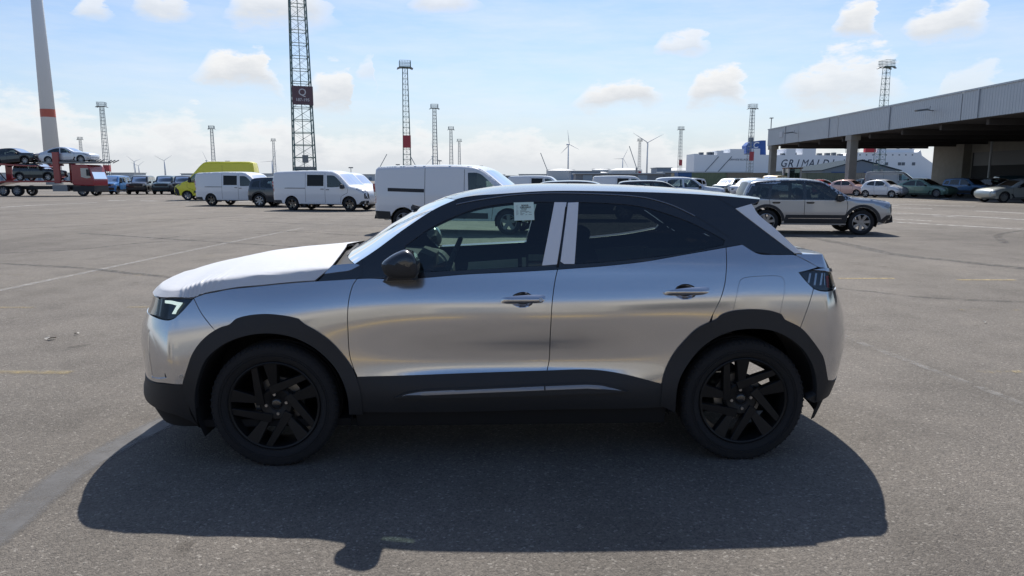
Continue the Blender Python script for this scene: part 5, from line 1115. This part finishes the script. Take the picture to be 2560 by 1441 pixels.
VAN = dict(L=5.3, H=1.97, hw=.99, z0=.34, wr=.345, axles=(.98, 4.18), belt=1.08, r=.10, rend=.26, crown=.04, tum=[(0, .93), (.4, .985), (.8, 1.0), (1.1, .99), (1.6, .945), (2.0, .90)],
    top=[(.14, .36), (.03, .44), (.0, .62), (.03, .86), (.10, .98), (.45, 1.10), (.92, 1.20), (1.02, 1.24), (1.62, 1.79), (1.80, 1.89), (2.1, 1.945), (2.7, 1.97), (4.0, 1.965), (5.1, 1.93), (5.22, 1.86), (5.28, 1.5), (5.30, 1.0), (5.30, .50), (5.24, .36)],
    windows=[([(1.22, 1.21), (1.68, 1.66), (1.80, 1.73), (2.18, 1.75), (2.16, 1.17), (1.9, 1.16)], 'van_glass', 'door_window'), ([(2.36, 1.22), (2.36, 1.77), (3.28, 1.78), (3.28, 1.22)], 'black_window', 'side_window')],
    screens=[((1.04, 1.26), (1.64, 1.80), 'windscreen', 'car_glass'), ((5.235, 1.78), (5.285, 1.35), 'rear_window', 'black_window')],
    lines=[[(1.02, 1.12), (1.05, .9), (1.40, .72), (1.45, .40)], [(2.28, 1.86), (2.28, .40)], [(3.38, 1.86), (3.38, .42)], [(3.38, 1.12), (4.4, 1.13)]],
    over=[('headlight', [(.07, .90), (.13, 1.00), (.55, 1.10), (.60, 1.06), (.30, .96), (.12, .86)], 'lamp_clear', .004), ('grille', [(.0, .60), (.0, .84), (.05, .88), (.16, .86), (.14, .62)], 'plastic', .006), ('bumper_trim', [(.0, .40), (.0, .52), (.30, .50), (.46, .36), (.2, .36)], 'plastic', .004),
          ('tail_lamp', [(5.16, .95), (5.30, .95), (5.30, 1.45), (5.20, 1.45)], 'lamp_red', .004), ('door_handle', [(2.05, 1.06), (2.22, 1.06), (2.22, 1.03), (2.05, 1.03)], 'plastic', .02), ('door_handle', [(2.34, 1.09), (2.52, 1.09), (2.52, 1.06), (2.34, 1.06)], 'plastic', .02), ('rail', [(3.40, 1.13), (4.55, 1.13), (4.55, 1.10), (3.40, 1.10)], 'plastic', .004),
          ('rear_bumper', [(4.72, .36), (4.76, .52), (5.30, .52), (5.30, .38)], 'plastic', .006)],
    seats=[2.05], dash=1.45, bulkhead=2.4, mirrors=[(1.30, 1.20, .22, .24)])
VAN2 = dict(VAN); VAN2.update(L=5.0, axles=(.92, 4.05), H=1.92, z0=.38,
    top=[(.16, .38), (.03, .46), (.0, .66), (.03, .92), (.12, 1.04), (.55, 1.17), (.92, 1.24), (1.0, 1.28), (1.66, 1.77), (1.85, 1.86), (2.15, 1.91), (2.7, 1.93), (4.0, 1.925), (4.86, 1.90), (4.93, 1.83), (4.97, 1.5), (5.0, 1.0), (5.0, .55), (4.96, .40)],
    windows=[([(1.20, 1.24), (1.68, 1.66), (1.82, 1.72), (2.10, 1.73), (2.08, 1.20), (1.9, 1.19)], 'van_glass', 'door_window')],
    screens=[((1.03, 1.30), (1.66, 1.77), 'windscreen', 'car_glass'), ((4.935, 1.78), (4.975, 1.40), 'rear_window', 'black_window')],
    lines=[[(1.02, 1.16), (1.02, .9), (1.36, .75), (1.40, .42)], [(2.20, 1.82), (2.20, .42)], [(3.38, 1.86), (3.38, .44)]],
    over=[('headlight', [(.07, .96), (.13, 1.06), (.62, 1.18), (.66, 1.12), (.30, 1.02), (.12, .92)], 'lamp_clear', .004), ('bumper_trim', [(.0, .42), (.0, .62), (.34, .60), (.46, .40), (.2, .38)], 'plastic', .004), ('sill_trim', [(1.5, .60), (3.3, .60), (3.55, .50), (3.55, .44), (1.5, .44)], 'plastic', .006),
          ('tail_lamp', [(4.90, .86), (5.0, .86), (5.0, 1.42), (4.93, 1.42)], 'lamp_red', .004), ('lamp_band', [(4.905, 1.06), (5.0, 1.06), (5.0, 1.18), (4.905, 1.18)], 'lamp_white', .008), ('door_handle', [(1.98, 1.10), (2.14, 1.10), (2.14, 1.06), (1.98, 1.06)], 'plastic', .02), ('rail', [(3.40, 1.27), (4.52, 1.30), (4.52, 1.20), (3.40, 1.17)], 'plastic', .004),
          ('rear_bumper', [(4.42, .40), (4.46, .62), (5.0, .64), (5.0, .40)], 'plastic', .012)], mirrors=[(1.28, 1.24, .22, .26)], bulkhead=2.35)
HVAN = dict(VAN); HVAN.update(L=5.95, hw=1.02, H=2.85, axles=(.98, 5.0), z0=.36, r=.16, tum=[(0, .93), (.4, .985), (.8, 1.0), (1.3, .99), (2.1, .95), (2.85, .88)],
    top=[(.16, .36), (.03, .46), (.0, .70), (.05, 1.0), (.14, 1.10), (.60, 1.32), (.98, 1.45), (1.60, 2.15), (1.95, 2.55), (2.25, 2.80), (2.45, 2.86), (4.0, 2.88), (5.6, 2.86), (5.80, 2.80), (5.88, 2.3), (5.95, 1.2), (5.95, .5), (5.9, .38)],
    windows=[([(1.08, 1.36), (1.12, 1.50), (1.60, 1.98), (1.95, 2.02), (2.08, 1.98), (2.08, 1.40), (1.6, 1.32)], 'van_glass', 'door_window')],
    screens=[((1.0, 1.48), (1.60, 2.15), 'windscreen', 'car_glass')],
    lines=[[(1.02, 1.3), (1.02, .95), (1.42, .8), (1.46, .42)], [(2.22, 2.2), (2.22, .42)], [(3.6, 2.6), (3.6, .42)]],
    over=[('headlight', [(.10, 1.0), (.16, 1.12), (.55, 1.32), (.62, 1.22), (.35, 1.05)], 'lamp_clear', .004), ('bumper_trim', [(.0, .42), (.0, .95), (.2, .98), (.40, .78), (.46, .40), (.2, .36)], 'plastic', .008), ('side_moulding', [(1.50, .55), (2.3, .55), (2.3, .72), (1.50, .72)], 'plastic', .012), ('tail_lamp', [(5.84, 1.2), (5.95, 1.2), (5.92, 1.9), (5.84, 1.9)], 'lamp_red', .004), ('door_handle', [(2.06, 1.22), (2.16, 1.22), (2.16, 1.05), (2.06, 1.05)], 'plastic', .02)],
    mirrors=[(1.20, 1.50, .22, .40)], seats=[2.0], dash=1.4, bulkhead=2.35)
SUV = dict(L=4.55, hw=.93, H=1.66, z0=.30, wr=.36, ra=.44, axles=(.88, 3.56), belt=1.03, r=.10, rend=.28, crown=.04,
    top=[(.20, .34), (.04, .44), (.0, .62), (.02, .88), (.10, .99), (.50, 1.05), (1.05, 1.10), (1.20, 1.13), (1.88, 1.55), (2.05, 1.61), (2.5, 1.66), (3.3, 1.655), (3.9, 1.61), (4.12, 1.56), (4.30, 1.32), (4.42, 1.08), (4.50, .98), (4.55, .70), (4.52, .46), (4.40, .36)],
    windows=[([(1.42, 1.08), (1.95, 1.50), (2.10, 1.54), (2.48, 1.56), (2.44, 1.08)], 'car_glass', 'front_side_window'), ([(2.54, 1.08), (2.58, 1.56), (3.20, 1.55), (3.42, 1.48), (3.46, 1.10)], 'car_glass', 'rear_side_window'), ([(3.55, 1.12), (3.52, 1.46), (3.85, 1.44), (4.02, 1.22), (4.02, 1.14)], 'car_glass', 'quarter_window')],
    screens=[((1.22, 1.15), (1.88, 1.55), 'windscreen', 'car_glass'), ((4.14, 1.54), (4.38, 1.15), 'rear_window', 'black_window')],
    lines=[[(1.34, 1.05), (1.30, .9), (1.36, .45)], [(2.50, 1.06), (2.50, .45)], [(3.50, 1.08), (3.48, .9), (3.25, .75)]],
    seats=[2.2, 3.1], dash=1.6, mirrors=[(1.52, 1.10, .20, .20)], spokes=7)
SUV['over'] = arch_trim(SUV, .085)+[('sill_trim', [(1.35, .60), (3.02, .60), (3.06, .34), (1.32, .34)], 'plastic', .008), ('sill_strip', [(1.45, .50), (2.95, .50), (2.95, .485), (1.45, .485)], 'chrome', .014), ('headlight', [(.03, .80), (.03, .92), (.22, .93), (.30, .86), (.16, .80)], 'lamp_clear', .004), ('front_lower_trim', [(.0, .40), (.0, .62), (.22, .60), (.44, .40), (.2, .34)], 'plastic', .006), ('rear_lower_trim', [(4.52, .42), (4.54, .66), (4.1, .62), (4.02, .40), (4.3, .36)], 'plastic', .006),
    ('tail_lamp', [(4.42, .95), (4.50, .97), (4.54, .84), (4.30, .86)], 'lamp_red', .004), ('roof_band', [(2.0, 1.585), (2.5, 1.635), (3.3, 1.63), (3.9, 1.585), (3.85, 1.575), (3.3, 1.615), (2.5, 1.62), (2.05, 1.575)], 'gloss_black', .004)]
for u_ in (2.34, 3.30): SUV['over'].append(('door_handle', [(u_-.12, .96), (u_-.10, .99), (u_+.10, .99), (u_+.12, .96), (u_+.08, .935), (u_-.08, .935)], 'gloss_black', .010))
def squash(sp, u0, f):
    """shorten the tail behind u0"""
    q = lambda L_: [(u if u < u0 else u0+(u-u0)*f, z) for u, z in L_]
    sp['top'] = q(sp['top']); sp['windows'] = [(q(w[0]), *w[1:]) for w in sp['windows']]; sp['screens'] = [(q([a])[0], q([b])[0], n, m) for a, b, n, m in sp['screens']]; sp['over'] = [(n, q(p), m, o) for n, p, m, o in sp['over']]
    if sp.get('glasshouse'): sp['glasshouse'] = q(sp['glasshouse'])
BOX = dict(SUV, black_roof=False, glasshouse=None); BOX.update(L=4.75, hw=.99, H=1.95, belt=1.18, wr=.39, ra=.46, axles=(.85, 3.87), r=.08, rend=.22,
    top=[(.12, .40), (.02, .52), (.0, .8), (.02, 1.08), (.10, 1.16), (.60, 1.22), (1.25, 1.26), (1.36, 1.30), (1.78, 1.82), (1.95, 1.92), (2.4, 1.96), (4.2, 1.95), (4.6, 1.90), (4.68, 1.7), (4.74, 1.2), (4.75, .7), (4.70, .46)],
    windows=[([(1.55, 1.24), (1.88, 1.78), (2.50, 1.80), (2.48, 1.24)], 'car_glass', 'front_side_window'), ([(2.60, 1.24), (2.60, 1.80), (3.50, 1.80), (3.50, 1.24)], 'car_glass', 'rear_side_window'), ([(3.72, 1.26), (3.72, 1.80), (4.40, 1.78), (4.44, 1.26)], 'car_glass', 'quarter_window')],
    screens=[((1.38, 1.32), (1.80, 1.84), 'windscreen', 'car_glass')], lines=[[(1.42, 1.2), (1.42, .5)], [(2.55, 1.2), (2.55, .5)]], seats=[2.3, 3.2], dash=1.7, mirrors=[(1.60, 1.28, .2, .24)])
BOX['over'] = arch_trim(BOX, .09)+[('headlight', [(.03, .98), (.03, 1.10), (.20, 1.12), (.22, .98)], 'lamp_clear', .006), ('sill_trim', [(1.36, .52), (3.36, .52), (3.36, .40), (1.36, .40)], 'plastic', .006), ('tail_lamp', [(4.66, 1.0), (4.74, 1.0), (4.73, 1.3), (4.66, 1.3)], 'lamp_red', .006)]
BOX['boxes'] = [('grille', (-.04, .04, -.62, .62, .86, 1.10), 'plastic'), ('front_bumper', (-.06, .10, -.90, .90, .50, .74), 'plastic'), ('headlight_unit', (-.045, .04, -.88, -.66, .94, 1.10), 'lamp_clear'), ('headlight_unit', (-.045, .04, .66, .88, .94, 1.10), 'lamp_clear')]
HATCH = dict(L=3.63, hw=.84, H=1.52, z0=.26, wr=.31, ra=.36, axles=(.72, 3.04), belt=.98, r=.14, rend=.34, crown=.06, mirror_black=False,
    top=[(.22, .30), (.06, .40), (.0, .56), (.03, .74), (.16, .86), (.50, .96), (.85, 1.03), (.95, 1.06), (1.50, 1.42), (1.68, 1.49), (2.0, 1.525), (2.6, 1.50), (3.05, 1.40), (3.20, 1.32), (3.48, 1.0), (3.60, .86), (3.63, .60), (3.58, .42), (3.46, .32)],
    windows=[([(1.22, 1.04), (1.62, 1.38), (1.78, 1.42), (2.22, 1.42), (2.22, 1.02)], 'car_glass', 'door_window'), ([(2.32, 1.03), (2.32, 1.41), (2.66, 1.38), (2.98, 1.18), (2.98, 1.08)], 'car_glass', 'rear_side_window')],
    screens=[((.98, 1.08), (1.50, 1.42), 'windscreen', 'car_glass'), ((3.08, 1.38), (3.40, 1.08), 'rear_window', 'black_window')],
    lines=[[(1.10, 1.0), (1.08, .8), (1.14, .34)], [(2.28, 1.40), (2.28, .8), (2.22, .34)]], seats=[1.9], dash=1.35, mirrors=[(1.28, 1.05, .18, .16)],
    over=[('headlight', [(.10, .70), (.12, .82), (.26, .90), (.34, .86), (.30, .72), (.18, .66)], 'lamp_clear', .006), ('tail_lamp', [(3.50, .70), (3.50, .95), (3.58, .90), (3.62, .70)], 'lamp_red', .006), ('front_lower_trim', [(.04, .40), (.05, .46), (.30, .42), (.36, .34), (.22, .31)], 'plastic', .005), ('door_handle', [(2.06, .90), (2.20, .90), (2.20, .87), (2.06, .87)], 'chrome', .015)],
    boxes=[('number_plate', (-.03, .03, -.26, .26, .42, .52), 'plate'), ('grille_slot', (-.02, .03, -.35, .35, .60, .64), 'plastic')])
SEDAN = dict(L=4.95, hw=.98, H=1.56, z0=.26, wr=.37, ra=.41, axles=(.86, 3.94), belt=.98, r=.13, rend=.30, crown=.05,
    top=[(.20, .30), (.05, .40), (.0, .56), (.02, .74), (.16, .87), (.60, .97), (1.20, 1.04), (1.45, 1.07), (2.20, 1.45), (2.45, 1.52), (2.8, 1.56), (3.3, 1.53), (3.9, 1.38), (4.3, 1.22), (4.70, 1.12), (4.86, 1.06), (4.95, .80), (4.92, .5), (4.78, .34)],
    windows=[([(1.72, 1.03), (2.20, 1.33), (2.42, 1.42), (2.74, 1.46), (2.70, 1.01)], 'van_glass', 'front_side_window'), ([(2.80, 1.01), (2.82, 1.46), (3.20, 1.44), (3.70, 1.30), (3.94, 1.16), (3.90, 1.06)], 'car_glass', 'rear_side_window')],
    screens=[((1.48, 1.09), (2.22, 1.46), 'windscreen', 'car_glass'), ((3.5, 1.49), (4.28, 1.23), 'rear_window', 'black_window')],
    lines=[[(1.46, 1.0), (1.42, .8), (1.50, .36)], [(2.76, .98), (2.76, .36)], [(3.86, 1.0), (3.72, .8), (3.55, .6)]], seats=[2.5, 3.3], dash=1.9, mirrors=[(1.80, 1.05, .18, .15)], spokes=10,
    over=[('headlight', [(.10, .70), (.14, .78), (.55, .90), (.58, .86), (.30, .74)], 'lamp_clear', .006), ('side_vent', [(1.28, .60), (1.44, .60), (1.60, .36), (1.48, .36)], 'plastic', .004), ('sill_trim', [(1.40, .36), (3.45, .36), (3.45, .29), (1.40, .29)], 'plastic', .006), ('tail_lamp', [(4.66, .96), (4.86, 1.0), (4.92, .92), (4.68, .90)], 'lamp_red', .006)])
SUV['black_roof'] = True; SUV['glasshouse'] = [(1.22, 1.10), (1.86, 1.515), (2.05, 1.575), (2.5, 1.62), (3.3, 1.615), (3.88, 1.57), (4.08, 1.52), (4.24, 1.32), (4.30, 1.20), (4.26, 1.12), (3.4, 1.055), (2.4, 1.05), (1.36, 1.055)]
squash(SUV, 3.95, .62)
CUV = dict(SUV, black_roof=False, glasshouse=None); CUV.update(over=[o for o in SUV['over'] if o[0] not in ('roof_band', 'sill_strip')], boxes=[('number_plate', (-.03, .03, -.26, .26, .48, .58), 'plate'), ('grille', (-.03, .05, -.5, .5, .66, .80), 'plastic')])
def scale_spec(sp, fu, fz):
    q = lambda L_: [(u*fu, z*fz) for u, z in L_]; n = dict(sp)
    n['top'] = q(sp['top']); n['windows'] = [(q(w[0]), *w[1:]) for w in sp['windows']]; n['screens'] = [(q([a])[0], q([b])[0], s_, m) for a, b, s_, m in sp['screens']]; n['over'] = [(s_, q(p), m, o) for s_, p, m, o in sp['over'] if s_ != 'arch_trim']
    n['lines'] = [q(l) for l in sp['lines']]; n['axles'] = tuple(a*fu for a in sp['axles']); n['L'] = sp['L']*fu; n['H'] = sp['H']*fz; n['belt'] = sp['belt']*fz; n['seats'] = [a*fu for a in sp['seats']]; n['dash'] = sp['dash']*fu
    n['mirrors'] = [(a*fu, b*fz, c, d) for a, b, c, d in sp['mirrors']]; n['wr'] = sp['wr']*.96; n['ra'] = sp.get('ra', sp['wr']+.06)*.96; n['z0'] = sp['z0']*fz
    if sp.get('glasshouse'): n['glasshouse'] = q(sp['glasshouse'])
    n['over'] = arch_trim(n, .08)+n['over']; return n
JSUV = scale_spec(SUV, .955, .925); LOWCAR = scale_spec(CUV, 1.0, .885); LOWVAN = scale_spec(VAN, 1.0, .93); TALLVAN = scale_spec(VAN2, 1.08, 1.22)
def rzf(dx, dy): return math.atan2(-dy, -dx)                 # rz for a vehicle whose nose points along (dx, dy)
def put(spec, front_axle, rear_axle_dir, *a, **k):
    """front axle centre on the ground and the heading of the nose -> vehicle location"""
    d = Vector(rear_axle_dir).normalized(); ax = spec['axles'][0]; loc = Vector((*front_axle, 0))+Vector((d.x, d.y, 0))*ax
    return dict(loc=tuple(loc), rz=rzf(d.x, d.y))
def V(name, label, cat, group, spec, fa, dr, paint, **k):
    p = put(spec, fa, dr); return vehicle(name, label, cat, group, p['loc'], p['rz'], spec, M[paint], **k)
VG, CG, LG = 'white vans parked across the yard', 'cars parked before the canopy', 'cars parked along the far left edge'
V('panel_van', 'nearest white panel van with black side rail and red tail lamp', 'van', VG, VAN2, (.12, 20.6), (3.1, -.75), 'white_paint', rim=M['steelw'], step=.07)
V('panel_van', 'white van with black side window and black wheels behind bonnet of silver car', 'van', VG, VAN, (-7.75, 35.6), (4.0, -1.1), 'white_paint', rim=M['gloss_black'], step=.08)
V('panel_van', 'white van with black window half hidden by the dark blue car', 'van', VG, VAN, (-14.6, 42.2), (4, -1.0), 'white_paint', rim=M['gloss_black'], step=.1)
V('high_roof_van', 'tall yellow van with high raised roof facing left', 'van', None, HVAN, (-24.6, 54.2), (-4, -.5), 'yellow_paint', rim=M['steelw'], step=.12)
V('family_car', 'dark blue car parked between two white vans', 'car', None, CUV, (-11.6, 40.6), (4, -.6), 'dark_blue_paint', step=.12)
V('panel_van', 'white van seen behind the nose of the black-wheeled van', 'van', VG, VAN, (-9.3, 45.5), (4, -1.2), 'white_paint', step=.13)
V('family_car', 'pale blue car squeezed behind the nose of the black-wheeled van', 'car', None, CUV, (-8.4, 40.2), (4, -1.2), 'ice_paint', step=.13)
V('panel_van', 'white van roof with black window showing over the silver car roof', 'van', VG, LOWVAN, (4.0, 58.0), (4, -.7), 'white_paint', step=.13)
V('panel_van', 'second white van roof showing over the silver car roof, further right', 'van', VG, LOWVAN, (11.0, 58.5), (4, -.5), 'white_paint', step=.13)
V('family_car', 'black car roof just showing above the silver car roof', 'car', None, LOWCAR, (4.3, 27.0), (4, -.6), 'black_paint', step=.13)
V('family_car', 'black car roof with white vehicle behind, near the silver car spoiler', 'car', None, LOWCAR, (8.3, 33.5), (4, -.5), 'black_paint', step=.13)
V('family_car', 'black windowed estate behind the second black roof', 'car', None, CUV, (12.0, 43.0), (4, -.6), 'ice_paint', step=.13)
V('family_suv', 'silver grey boxy SUV with black arches standing behind the silver car', 'car', None, JSUV, (9.9, 20.5), (3.0, -.45), 'suv_silver', rim=M['alloy'], step=.07)
V('small_hatchback', 'white small hatchback at the front of the right row', 'car', CG, HATCH, (32.9, 60.4), (.52, -.80), 'ice_paint', step=.12)
V('small_hatchback', 'rose coloured small hatchback left of the white one', 'car', CG, HATCH, (32.6, 66.0), (.55, -.78), 'pink_paint', step=.12)
V('small_hatchback', 'red small car left of the rose coloured one', 'car', CG, HATCH, (32.3, 71.5), (.55, -.78), 'red_paint', step=.12)
V('family_car', 'sage green car right of the white small hatchback', 'car', CG, SEDAN, (37.2, 61.0), (.45, -.85), 'green_paint', step=.12)
V('family_car', 'blue SUV with number plate right of the green car', 'car', CG, CUV, (41.6, 62.4), (.35, -.90), 'blue_paint', step=.12)
V('family_car', 'grey blue car behind the green and blue cars', 'car', CG, CUV, (42.6, 70.4), (.66, -.70), 'petrol_paint', step=.13)
V('family_car', 'dark petrol car behind the silver low saloon', 'car', CG, CUV, (44.6, 60.5), (-.80, -.62), 'petrol_paint', step=.12)
V('family_saloon', 'low silver saloon car facing left at the right edge', 'car', CG, SEDAN, (32.9, 48.2), (-4, -.3), 'grey_paint', rim=M['alloy'], step=.09)
V('panel_van', 'white van parked under the canopy behind the small hatchbacks', 'van', VG, TALLVAN, (40.6, 71.5), (.8, -.6), 'white_paint', step=.13)
V('panel_van', 'dark shaded van under the canopy roof', 'van', None, VAN2, (52.5, 70.0), (.95, -.3), 'petrol_paint', step=.13)
V('family_car', 'white car left of the canopy column before the containers', 'car', None, CUV, (20.0, 61.5), (-.7, -.65), 'ice_paint', step=.13)
V('family_suv', 'ochre off-road car half hidden by the canopy column', 'car', None, BOX, (26.8, 74.5), (-.6, -.7), 'gold_paint', step=.14)
V('family_car', 'white car roof behind the grey SUV roof', 'car', CG, CUV, (24.8, 61.0), (.8, -.6), 'white_paint', step=.13)
V('family_car', 'pale car behind the red small car', 'car', CG, CUV, (30.6, 77.0), (.72, -.62), 'ice_paint', step=.13)
for (x, y, d, p, sp_, lb) in ((27.6, 79.5, (.8, -.6), 'white_paint', CUV, 'white roofed car behind the pale car, left of the canopy'), (35.8, 79.0, (.6, -.8), 'ice_paint', HATCH, 'pale hatchback in the back row behind the red small car'),
                             (38.8, 72.5, (.6, -.8), 'grey_paint', CUV, 'grey car behind the green one'), (46.8, 66.0, (.3, -.9), 'black_paint', CUV, 'black car under the canopy between blue SUV and petrol car'), (21.5, 72.0, (-.6, -.7), 'grey_paint', CUV, 'grey car before the containers, right of the white one'), (15.5, 66.0, (-.7, -.6), 'white_paint', CUV, 'white car before the small blue container')):
    V('family_car', lb, 'car', CG, sp_, (x, y), d, p, step=.14)
V('family_suv', 'bright blue off-road car beside the red truck cab', 'car', LG, BOX, (-42.0, 73.5), (.15, -1), 'sky_paint', step=.14)
for i, (x, y, p, lb) in enumerate(((-39.4, 74.5, 'black_paint', 'dark off-road car next to the bright blue one'), (-37.0, 75.0, 'petrol_paint', 'grey green off-road car, second dark one from the blue'), (-34.9, 74.6, 'black_paint', 'dark off-road car with bright bonnet at the middle of the left row'), (-32.5, 75.5, 'ice_paint', 'pale off-road car left of the yellow van'), (-30.2, 76.0, 'black_paint', 'dark off-road car just left of the yellow van'))):
    V('family_suv', lb, 'car', LG, BOX, (x, y), (.25, -1), p, step=.14)
# ------------------------------------------------------------------ car transporter
def transporter():
    t = empty('transporter_truck', (-39.6, 68.2, 0), R(180)); tag(t, 'red car transporter truck with loaded upper and lower decks', 'truck')
    # local: u from the cab nose (0) backwards, nose points to +X in the world
    red, dk, gr = M['truck_red'], M['plastic'], lamp_g
    cab = MB().prism([(.0, .95), (-.02, 1.5), (.28, 2.75), (.5, 2.95), (2.0, 2.98), (2.05, 1.15), (1.85, 1.0)], lambda u, z: (u, -1.22, z), lambda u, z: (u, 1.22, z)).build('cab', red, t); bevel(cab, .08, 2)
    for sg in (-1, 1):
        MB().prism([(.22, 1.72), (.42, 2.62), (1.12, 2.62), (1.12, 1.80), (.6, 1.66)], lambda u, z: (u, sg*1.225, z), lambda u, z: (u, sg*1.235, z)).build('cab_window', M['lamp_clear'], t)
        MB().box(.02, .25, sg*1.0-.18, sg*1.0+.18, 1.15, 1.4).build('headlight', M['lamp_clear'], t)
        MB().box(.25, .45, sg*1.36-.12, sg*1.36+.12, 1.9, 2.5).build('wing_mirror', dk, t)
        MB().box(2.5, 3.9, sg*1.05-.2, sg*1.05+.2, .45, 1.05).build('fuel_tank', M['steelw'], t)
    w = MB().add([(-.03, -1.05, 1.62), (-.03, 1.05, 1.62), (.30, 1.05, 2.72), (.30, -1.05, 2.72)], [(0, 1, 2, 3)]).build('windscreen', M['car_glass'], t)
    MB().box(-.02, 2.0, -1.2, 1.2, .42, .95).build('bumper', dk, t)
    MB().box(1.0, 16.5, -.5, .5, .62, .95).build('chassis', dk, t)
    # decks and posts
    MB().prism([(2.6, 1.30), (8.5, 1.28), (10.5, .95), (17, .95), (17, 1.08), (10.5, 1.1), (8.5, 1.45), (2.6, 1.45)], lambda u, z: (u, -1.25, z), lambda u, z: (u, 1.25, z)).build('lower_deck', M['truck_red'], t)
    MB().prism([(-.4, 3.10), (5.0, 3.05), (5.0, 3.2), (-.4, 3.25)], lambda u, z: (u, -1.25, z), lambda u, z: (u, 1.25, z)).build('upper_deck', gr, t)
    MB().prism([(5.0, 2.75), (5.4, 2.85), (17, 3.6), (17, 3.45), (8, 2.85)], lambda u, z: (u, -1.25, z), lambda u, z: (u, 1.25, z)).build('upper_deck', M['truck_red'], t)
    MB().prism([(5.5, 2.75), (10.5, 1.1), (11.0, 1.1), (6.1, 2.75)], lambda u, z: (u, -1.26, z), lambda u, z: (u, -1.14, z)).build('strut', M['truck_red'], t)
    for u in (3.35, 9.6, 14.5):
        for sg in (-1, 1): MB().box(u-.28, u+.28, sg*1.22-.10, sg*1.22+.10, 1.2, 4.1 if u < 4 else 3.4).build('post', M['truck_red'], t)
    for k in range(7):
        u = 4.2+k*1.9; MB().bar((u, -1.2, 1.4), (u+1.1, -1.2, 2.8), .06).build('strut', dk, t); MB().box(u, u+1.5, -1.27, -1.21, 2.86+.05*k, 3.02+.05*k).build('deck_rail', M['truck_red'], t)
    for u in (.0, -.35, .35): MB().bar((u-.3, -1.2, 3.15), (u-.9, -1.2, 3.42), .05).bar((u-.3, 1.2, 3.15), (u-.9, 1.2, 3.42), .05).build('ramp_prong', gr, t)
    for u in (1.15, 7.4, 8.7, 13.6, 14.8):
        for sg in (-1, 1): simple_wheel(t, (u, sg*1.02, .5), sg, .5, M['steelw'], 8, .34)
transporter()
def load(label, spec, u, z, tilt, paint, flip=False):
    # placed on the truck deck: nose to +X like the truck
    o = vehicle('loaded_car', label, 'car', 'cars loaded on the transporter', (-39.6-u, 68.2, z), R(180), spec, M[paint], step=.13)
    o.rotation_euler = (0, R(tilt), R(180)); return o
load('white car on the upper deck above the red truck cab', SEDAN, .3, 3.12, 2, 'ice_paint')
load('dark SUV tilted nose up on the upper deck behind the white car', CUV, 5.6, 3.05, 5, 'black_paint')
load('dark car on the lower deck under the loaded SUV', CUV, 3.6, 1.42, 0, 'black_paint')
load('dark car at the rear of the lower deck', CUV, 10.4, 1.08, 0, 'petrol_paint')
# ------------------------------------------------------------------ yard tractor and small things by the containers
def tractor():
    t = empty('yard_tractor', (35.5, 92.5, 0)); tag(t, 'brown yard tractor with glazed cab before the blue shed', 'tractor')
    br = mat('tractor_brown', (.20, .10, .06), .6)
    MB().box(0, 4.2, -1.1, 1.1, .7, 1.3).build('chassis', br, t); MB().box(.2, 1.9, -1.0, 1.0, 1.3, 1.7).build('cab_base', br, t); MB().box(.1, 2.0, -1.05, 1.05, 2.95, 3.1).build('cab_roof', br, t)
    for x in (.22, 1.78):
        for y in (-.92, .92): MB().box(x-.09, x+.09, y-.09, y+.09, 1.7, 2.95).build('cab_post', M['white_paint'], t)
    MB().box(.3, 1.7, -.9, .9, 1.7, 2.95).build('cab_glass', M['car_glass'], t)
    for u in (.8, 3.4):
        for sg in (-1, 1): simple_wheel(t, (u, sg*.95, .5), sg, .5, M['steelw'], 6, .34)
tractor()
